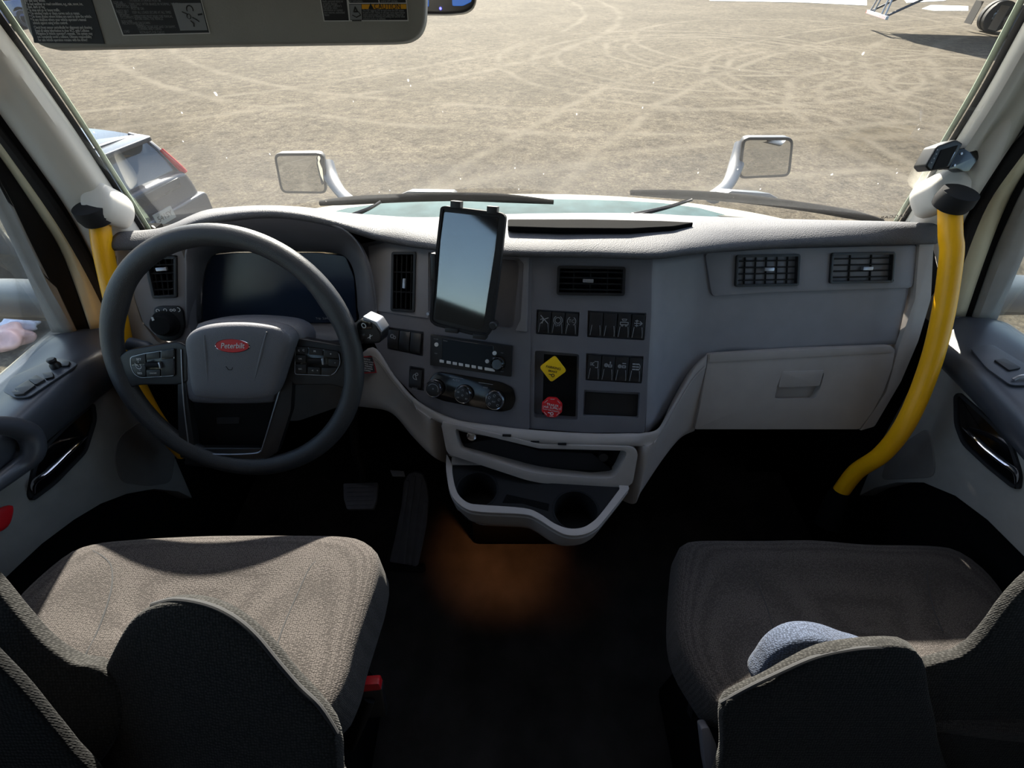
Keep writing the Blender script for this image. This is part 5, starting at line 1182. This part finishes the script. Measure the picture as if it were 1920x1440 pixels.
def wiper(label, blade, arm, tb_, ta):
    t = empty('wiper', ont(*arm[-1], ta), label, 'wiper')
    mk('wiper_blade', tube([ont(x, y, tb_) for x, y in blade], [.007] + [.0115] * (len(blade) - 2) + [.006], 10, 5, flat=.8), 'void', t)
    mk('wiper_arm', tube([ont(x, y, ta) for x, y in arm], [.005, .006, .009], 8, 5, flat=.6), 'black', t); return t
wiper('left wiper blade lying along the windscreen base behind the tablet', [(600, 381), (660, 376), (760, 371), (860, 369), (950, 372), (1038, 379)], [(714, 378), (690, 392), (650, 408)], 1.06, 1.05)
wiper('right wiper blade reaching from mid windscreen to the passenger pillar', [(1182, 361), (1260, 364), (1340, 368), (1430, 377), (1530, 391), (1600, 403), (1655, 415)], [(1297, 374), (1250, 389), (1185, 404)], 1.06, 1.05)
def hmirror(label, q, t0, armp, rot):
    cx = sum(p[0] for p in q) / 4; cy = sum(p[1] for p in q) / 4
    ctr = ont(cx, cy, t0); nn = Vector(rot).normalized(); Xa = Vector((1, 0, 0)); Xa = (Xa - nn * Xa.dot(nn)).normalized()
    f = Fr(ctr, Xa, nn.cross(Xa)); P = [f.p(x, y) for x, y in q]
    t = empty('hood_mirror', armp[-1], label, 'mirror')
    pl_ = [f.loc(p)[:2] for p in P]; o_ = rpoly(pl_, .03, 5); cxx = sum(p[0] for p in o_) / len(o_); cyy = sum(p[1] for p in o_) / len(o_)
    g = Fr(f.w(0, 0, 0), f.X, f.Y)
    mk('mirror_housing', pillow(Fr(f.w(0, 0, -.004), f.X, f.Y), o_, .003, .07, 4, 6, 56, smooth=False), 'housing', t)
    mk('mirror_rim', ring(f, scaled(o_, -.002), scaled(o_, .010), -.01, .004, .001), 'black', t)
    bm = bmesh.new(); inn = scaled(o_, .009); n = len(inn); rr = []
    for k in range(9):
        s = 1 - k / 9; rr.append([bm.verts.new(f.w(cxx + (x - cxx) * s, cyy + (y - cyy) * s, .010 - .42 * s * s * ((x - cxx) ** 2 + (y - cyy) ** 2))) for x, y in inn])
    for a, b in zip(rr, rr[1:]):
        for i in range(n): j = (i + 1) % n; bm.faces.new((a[i], a[j], b[j], b[i]))
    c = bm.verts.new(f.w(cxx, cyy, .010)); [bm.faces.new((rr[-1][i], rr[-1][(i + 1) % n], c)) for i in range(n)]
    mk('mirror_glass', bm, 'mirror', t)
    mk('mirror_arm', tube(armp, [.035, .033, .028, .034], 12, 5, flat=.6), 'housing', t)
hmirror('hood mirror on the left, its glass showing truck flank and yard', [(514, 288), (606, 287), (613, 362), (528, 361)], 2.15, [ont(612, 305, 2.2), ont(622, 335, 2.17), ont(640, 362, 2.1), ont(665, 385, 2.0)], (.06, -1, .0))
hmirror('hood mirror on the right, its glass showing the pale gravel yard', [(1393, 258), (1487, 258), (1480, 330), (1384, 334)], 2.05, [ont(1392, 270, 2.1), ont(1380, 310, 2.08), ont(1365, 345, 2.0), ont(1335, 372, 1.9)], (-.06, -1, .0))
for sx, q, lab in ((-1, [(128, 566), (70, 560), (0, 558), (-60, 556)], 'grey door mirror arm outside the driver window'), (1, [(1842, 553), (1880, 550), (1925, 552), (1985, 556)], 'grey door mirror arm outside the passenger window')):
    pts = [onx(x, y, X0 + sx * k) for (x, y), k in zip(q, (1.06, 1.18, 1.35, 1.6))]
    t = empty('door_mirror_arm', pts[0], lab, 'mirror arm')
    mk('arm_fairing', tube(pts, [.040, .047, .050, .05], 20, 5, flat=.95), 'housing', t)
    mk('arm_lower_edge', tube([p + Vector((0, -.012, -.042)) for p in pts], [.012, .014, .014, .014], 10, 5), 'black', t)

# ================================================================== OUTSIDE: vehicles and yard
def wheel(parent, P, ax, r, w, name='wheel'):
    ax = Vector(ax).normalized(); up = Vector((0, 0, 1)); g = Fr(P, ax.cross(up) * -1, up)
    g = Fr(P, up.cross(ax), up) if up.cross(ax).cross(up).dot(ax) > 0 else Fr(P, ax.cross(up), up)
    wl = mk(name, lathe(g, [(r * .56, -w / 2), (r * .9, -w / 2), (r, -w * .36), (r, w * .36), (r * .9, w / 2), (r * .56, w / 2), (r * .54, 0)], 40, close=True), 'tyre', parent)
    mk('wheel_rim', lathe(g, [(r * .57, w * .44), (r * .52, w * .46), (r * .48, w * .2), (r * .3, w * .12), (r * .2, w * .34), (0, w * .36)], 32), 'alloy', wl)
    bm = bmesh.new()
    for k in range(8):
        a = k * math.pi / 4; join(bm, disc(Fr(g.w(r * .39 * math.cos(a), r * .39 * math.sin(a), w * .17), g.X, g.Y), r * .06, -.01, .02, 0, 10))
    mk('rim_holes', bm, 'blackmt', wl)
    return wl
def car(label, P, rot, body, L_=4.3, W=1.75, H=1.42, scale=1, plate=None):
    t = empty('parked_car', P, label, 'car'); t.scale = (scale,) * 3; c, s = math.cos(rot), math.sin(rot)
    f = Fr(P, (c, s, 0), (-s, c, 0))                       # X = rear direction, Y = width, Z up
    hw = W / 2
    # x (rear=0, nose=-L), lower z, beltline z, half width scale
    S = [(0.0, .42, .86, .80), (-.06, .30, .92, .93), (-.5, .22, .95, 1), (-1.3, .20, .93, 1), (-2.4, .2, .92, 1), (-3.2, .22, .88, .99), (-3.9, .26, .76, .93), (-L_, .38, .60, .78)]
    rows = []
    for x, zl, zb, k in S:
        h = hw * k; rows.append([f.w(x, y * h, z) for y, z in ((0, zl), (-.8, zl), (-.97, zl + .12), (-1.0, (zl + zb) / 2), (-.94, zb - .04), (-.8, zb + .02), (0, zb + .05), (.8, zb + .02), (.94, zb - .04), (1.0, (zl + zb) / 2), (.97, zl + .12), (.8, zl))])
    bm = bmesh.new(); RR = [cr(r, 3, True) for r in rows]; RR = list(zip(*[cr(list(cc_), 3) for cc_ in zip(*RR)]))
    V = [[bm.verts.new(p) for p in r] for r in RR]
    for a, b in zip(V, V[1:]):
        for i in range(len(a)): j = (i + 1) % len(a); bm.faces.new((a[i], a[j], b[j], b[i]))
    bm.faces.new(V[0]); bm.faces.new(V[-1][::-1])
    mk('car_body', bm, body, t, 50)
    T = [(-.10, .90, .90, .93), (-.30, H - .10, .74, .93), (-.55, H, .70, .93), (-1.4, H + .02, .72, .93), (-2.3, H - .06, .70, .92), (-3.05, .90, .80, .9)]
    bm = bmesh.new(); rows = []
    base = [(-.08, .93), (-.12, .93), (-.5, .94), (-1.4, .94), (-2.5, .93), (-3.1, .90)]
    for (x, z, k, _), (xb, zb) in zip(T, base):
        rows.append([f.w(xb if abs(y) == 1 else x, y * hw * (.90 if abs(y) == 1 else k), zb if abs(y) == 1 else z) for y in (-1, -.98, -.5, 0, .5, .98, 1)])
    RR = [cr(list(c2), 4) for c2 in zip(*rows)]; V = [[bm.verts.new(p) for p in r] for r in zip(*RR)]
    for a, b in zip(V, V[1:]):
        for i in range(len(a) - 1): bm.faces.new((a[i], a[i + 1], b[i + 1], b[i]))
    mk('car_glass', bm, 'carglass', t, 50, solid=.01)
    rf = [[f.w(x, y * hw * .70, H + .025 - .03 * y * y + (0 if -1.9 < x else -.05)) for y in (-1, -.5, 0, .5, 1)] for x in (-.38, -.8, -1.4, -2.0, -2.3)]
    mk('car_roof', loft(rf, 3, 3), body, t, 60, solid=.02)
    for sy in (-1, 1):
        mk('roof_pillar', tube([f.w(-.10, sy * hw * .86, .92), f.w(-.30, sy * hw * .76, H - .10), f.w(-.5, sy * hw * .70, H)], [.05, .045, .04], 8, 4, flat=.6), body, t)
        mk('roof_pillar', tube([f.w(-1.5, sy * hw * .90, .92), f.w(-1.5, sy * hw * .71, H)], .03, 8, 1), body, t)
    mk('rear_spoiler', prism(Fr(f.w(-.24, 0, H - .02), f.Y, f.X * -1 * -1), rpoly([(-hw * .72, -.14), (hw * .72, -.14), (hw * .66, .12), (-hw * .66, .12)], .05, 4), -.03, .025, .015, 3), body, t)
    for sy in (-1, 1):
        mk('tail_light', tube([f.w(-.05, sy * hw * .86, .90), f.w(-.10, sy * hw * .83, 1.02), f.w(-.20, sy * hw * .79, 1.22)], [.05, .05, .035], 10, 4, flat=.7), 'taillight', t)
    mk('tailgate_slot', prism(Fr(f.w(.0, 0, .86), f.Y, (0, 0, 1)), rpoly([(-hw * .6, -.07), (hw * .6, -.07), (hw * .66, .05), (-hw * .66, .05)], .03, 3), -.05, .012, .004), 'carglass', t)
    mk('rear_bumper', prism(Fr(f.w(.02, 0, .48), f.Y, (0, 0, 1)), rpoly([(-hw * .96, -.2), (hw * .96, -.2), (hw * .98, .14), (-hw * .98, .14)], .08, 4), -.22, .05, .03, 3), body, t)
    pf = Fr(f.w(.075, 0, .60), f.Y, (0, 0, 1))
    pl = mk('number_plate', prism(pf, rpoly([(-.16, -.08), (.16, -.08), (.16, .08), (-.16, .08)], .01, 3), -.01, .006, .001), 'plate', t)
    if plate: bm = bmesh.new(); txt(bm, pf, plate, 0, 0, .10, .0075); mk('plate_writing', bm, 'dark ink', pl)
    for x in (-.75, -3.35):
        for sy in (-1, 1): wheel(t, f.w(x, sy * (hw - .10), .32), f.Y * sy, .32, .22)
        for sy in (-1, 1): mk('wheel_arch', disc(Fr(f.w(x, sy * (hw - .02), .34), f.X * sy, (0, 0, 1)), .39, -.02, .025, .005, 28), 'blackmt', t)
    return t
car('silver hatchback parked beyond the driver side pillar', Vector((-4.12, 5.25, GZ)), R(-12), 'silver', scale=.86, plate='541SY')
car('dark blue car parked far off at the upper left corner', Vector((-22.0, 26.6, GZ)), R(75), 'bluecar')
# semi-trailer at the upper right: rear end, twin axles, guard, mud flap
A_ = Vector((.98, -.2, 0)).normalized(); N_ = Vector((-A_.y, A_.x, 0)); O_ = Vector((15.2, 24.6, GZ))
F_ = Fr(O_, A_, N_)                                         # X forward along the trailer, Y across (far side positive)
tr_ = empty('semi_trailer', F_.w(4, 0, 0), 'semi trailer parked at the upper right with striped rear guard', 'trailer')
mk('trailer_box', prism(F_, [(.1, -1.28), (15, -1.28), (15, 1.28), (.1, 1.28)], 1.32, 4.0, .03), 'hood', tr_)
for y in (-.5, .5): mk('frame_rail', prism(F_, [(.3, y - .06), (14, y - .06), (14, y + .06), (.3, y + .06)], 1.16, 1.32), 'trailer', tr_)
gd = mk('rear_guard', prism(F_, [(0, -1.15), (.10, -1.15), (.10, 1.15), (0, 1.15)], .50, .62, .01), 'steel', tr_)
tg = Fr(F_.w(-.006, 0, .56), F_.Y * -1, (0, 0, 1)); 
for k in range(16):
    y = -1.12 + k * .142; mk('reflective_stripe', prism(tg, [(y, -.045), (y + .068, -.045), (y + .068, .045), (y, .045)], -.002, .003), 'red' , gd); mk('reflective_stripe', prism(tg, [(y + .071, -.045), (y + .139, -.045), (y + .139, .045), (y + .071, .045)], -.002, .003), 'white', gd)
for y in (-.85, -.45, .45, .85): mk('guard_post', tube([F_.w(.05, y, .60), F_.w(.12, y * .8, 1.33)], .035, 8, 1), 'steel', tr_)
for y in (-.9, .9): mk('guard_brace', tube([F_.w(.05, y, .58), F_.w(1.5, y, 1.33)], .045, 8, 1), 'trailer', tr_)
for x in (4.95, 6.2):
    mk('axle', tube([F_.w(x, -.8, .5), F_.w(x, .8, .5)], .07, 12, 1), 'trailer', tr_)
    for y, d in ((-1.13, -1), (-.80, -1), (1.13, 1), (.80, 1)): wheel(tr_, F_.w(x, y, .52), F_.Y * d, .52, .27)
for x in (4.05,): 
    for y in (-.97, .97): mk('mud_flap', prism(Fr(F_.w(x, y, .25), F_.Y, (0, 0, 1)), [(-.30, 0), (.30, 0), (.30, .75), (-.30, .75)], -.01, .01), 'rubber', tr_)
# pale slabs of concrete in the yard
for i, (q, lab) in enumerate((([(1330, 2), (1500, 5), (1625, 11), (1625, -6), (1330, -10)], 'pale concrete strip beyond the yard left of the trailer'), ([(1700, 6), (1770, 2), (1800, -8), (1690, -8)], 'pale concrete strip just behind the trailer guard'), ([(1728, 17), (1752, 21), (1815, 21), (1815, 12), (1745, 10)], 'short pale concrete slab left of the trailer wheels'))):
    f = Fr((0, 0, GZ), (1, 0, 0), (0, 1, 0)); mk('concrete_slab', prism(f, [f.loc(onz(x, y, GZ))[:2] for x, y in q], -.05, .02), 'concrete', label=lab, cat='slab')
# rubbish bag outside the driver window
def blob(P, r, sc, seed, m, name='plastic_bag', label=None, parent=None):
    rnd = random.Random(seed); bm = bmesh.new(); bmesh.ops.create_icosphere(bm, subdivisions=4, radius=1)
    ph = [(Vector((rnd.uniform(-1, 1), rnd.uniform(-1, 1), rnd.uniform(-1, 1))).normalized(), rnd.uniform(4, 9), rnd.uniform(0, 6)) for _ in range(9)]
    for v in bm.verts:
        k = 1 + sum(.06 * math.sin(d.dot(v.co) * fq + p) for d, fq, p in ph); c = v.co * k * r
        v.co = Vector((P[0] + c.x * sc[0], P[1] + c.y * sc[1], max(P[2] + c.z * sc[2] + r * sc[2] * .6, GZ + .004)))
    return mk(name, bm, m, parent, 80, label=label, cat='bag' if label else None)
Pb = onz(28, 645, GZ)
bgt = empty('plastic_bag', Pb, 'crumpled pink and white plastic bag on the gravel outside the driver window', 'bag')
blob((Pb.x - .02, Pb.y, GZ), .20, (1.0, .8, .55), 3, 'bag', 'bag_body', parent=bgt)
blob((Pb.x - .06, Pb.y + .22, GZ + .02), .13, (1.3, .7, .7), 5, 'bagw', 'bag_top', parent=bgt)
# maker's etching in the corner of the windscreen, reversed as seen from inside
Pw = ws(.79, .935, -.006); gw = Fr(Pw, (-1, .24, -.25), (0, -.42, .9))
bm = bmesh.new(); txt(bm, gw, 'PACCAR', 0, 0, .012, .0005); txt(bm, gw, 'LAMINATED', -.035, -.022, .005, .0005); txt(bm, gw, 'AS1 DOT', -.037, -.029, .005, .0005)
mk('glass_etching', bm, 'dark ink', wsm)
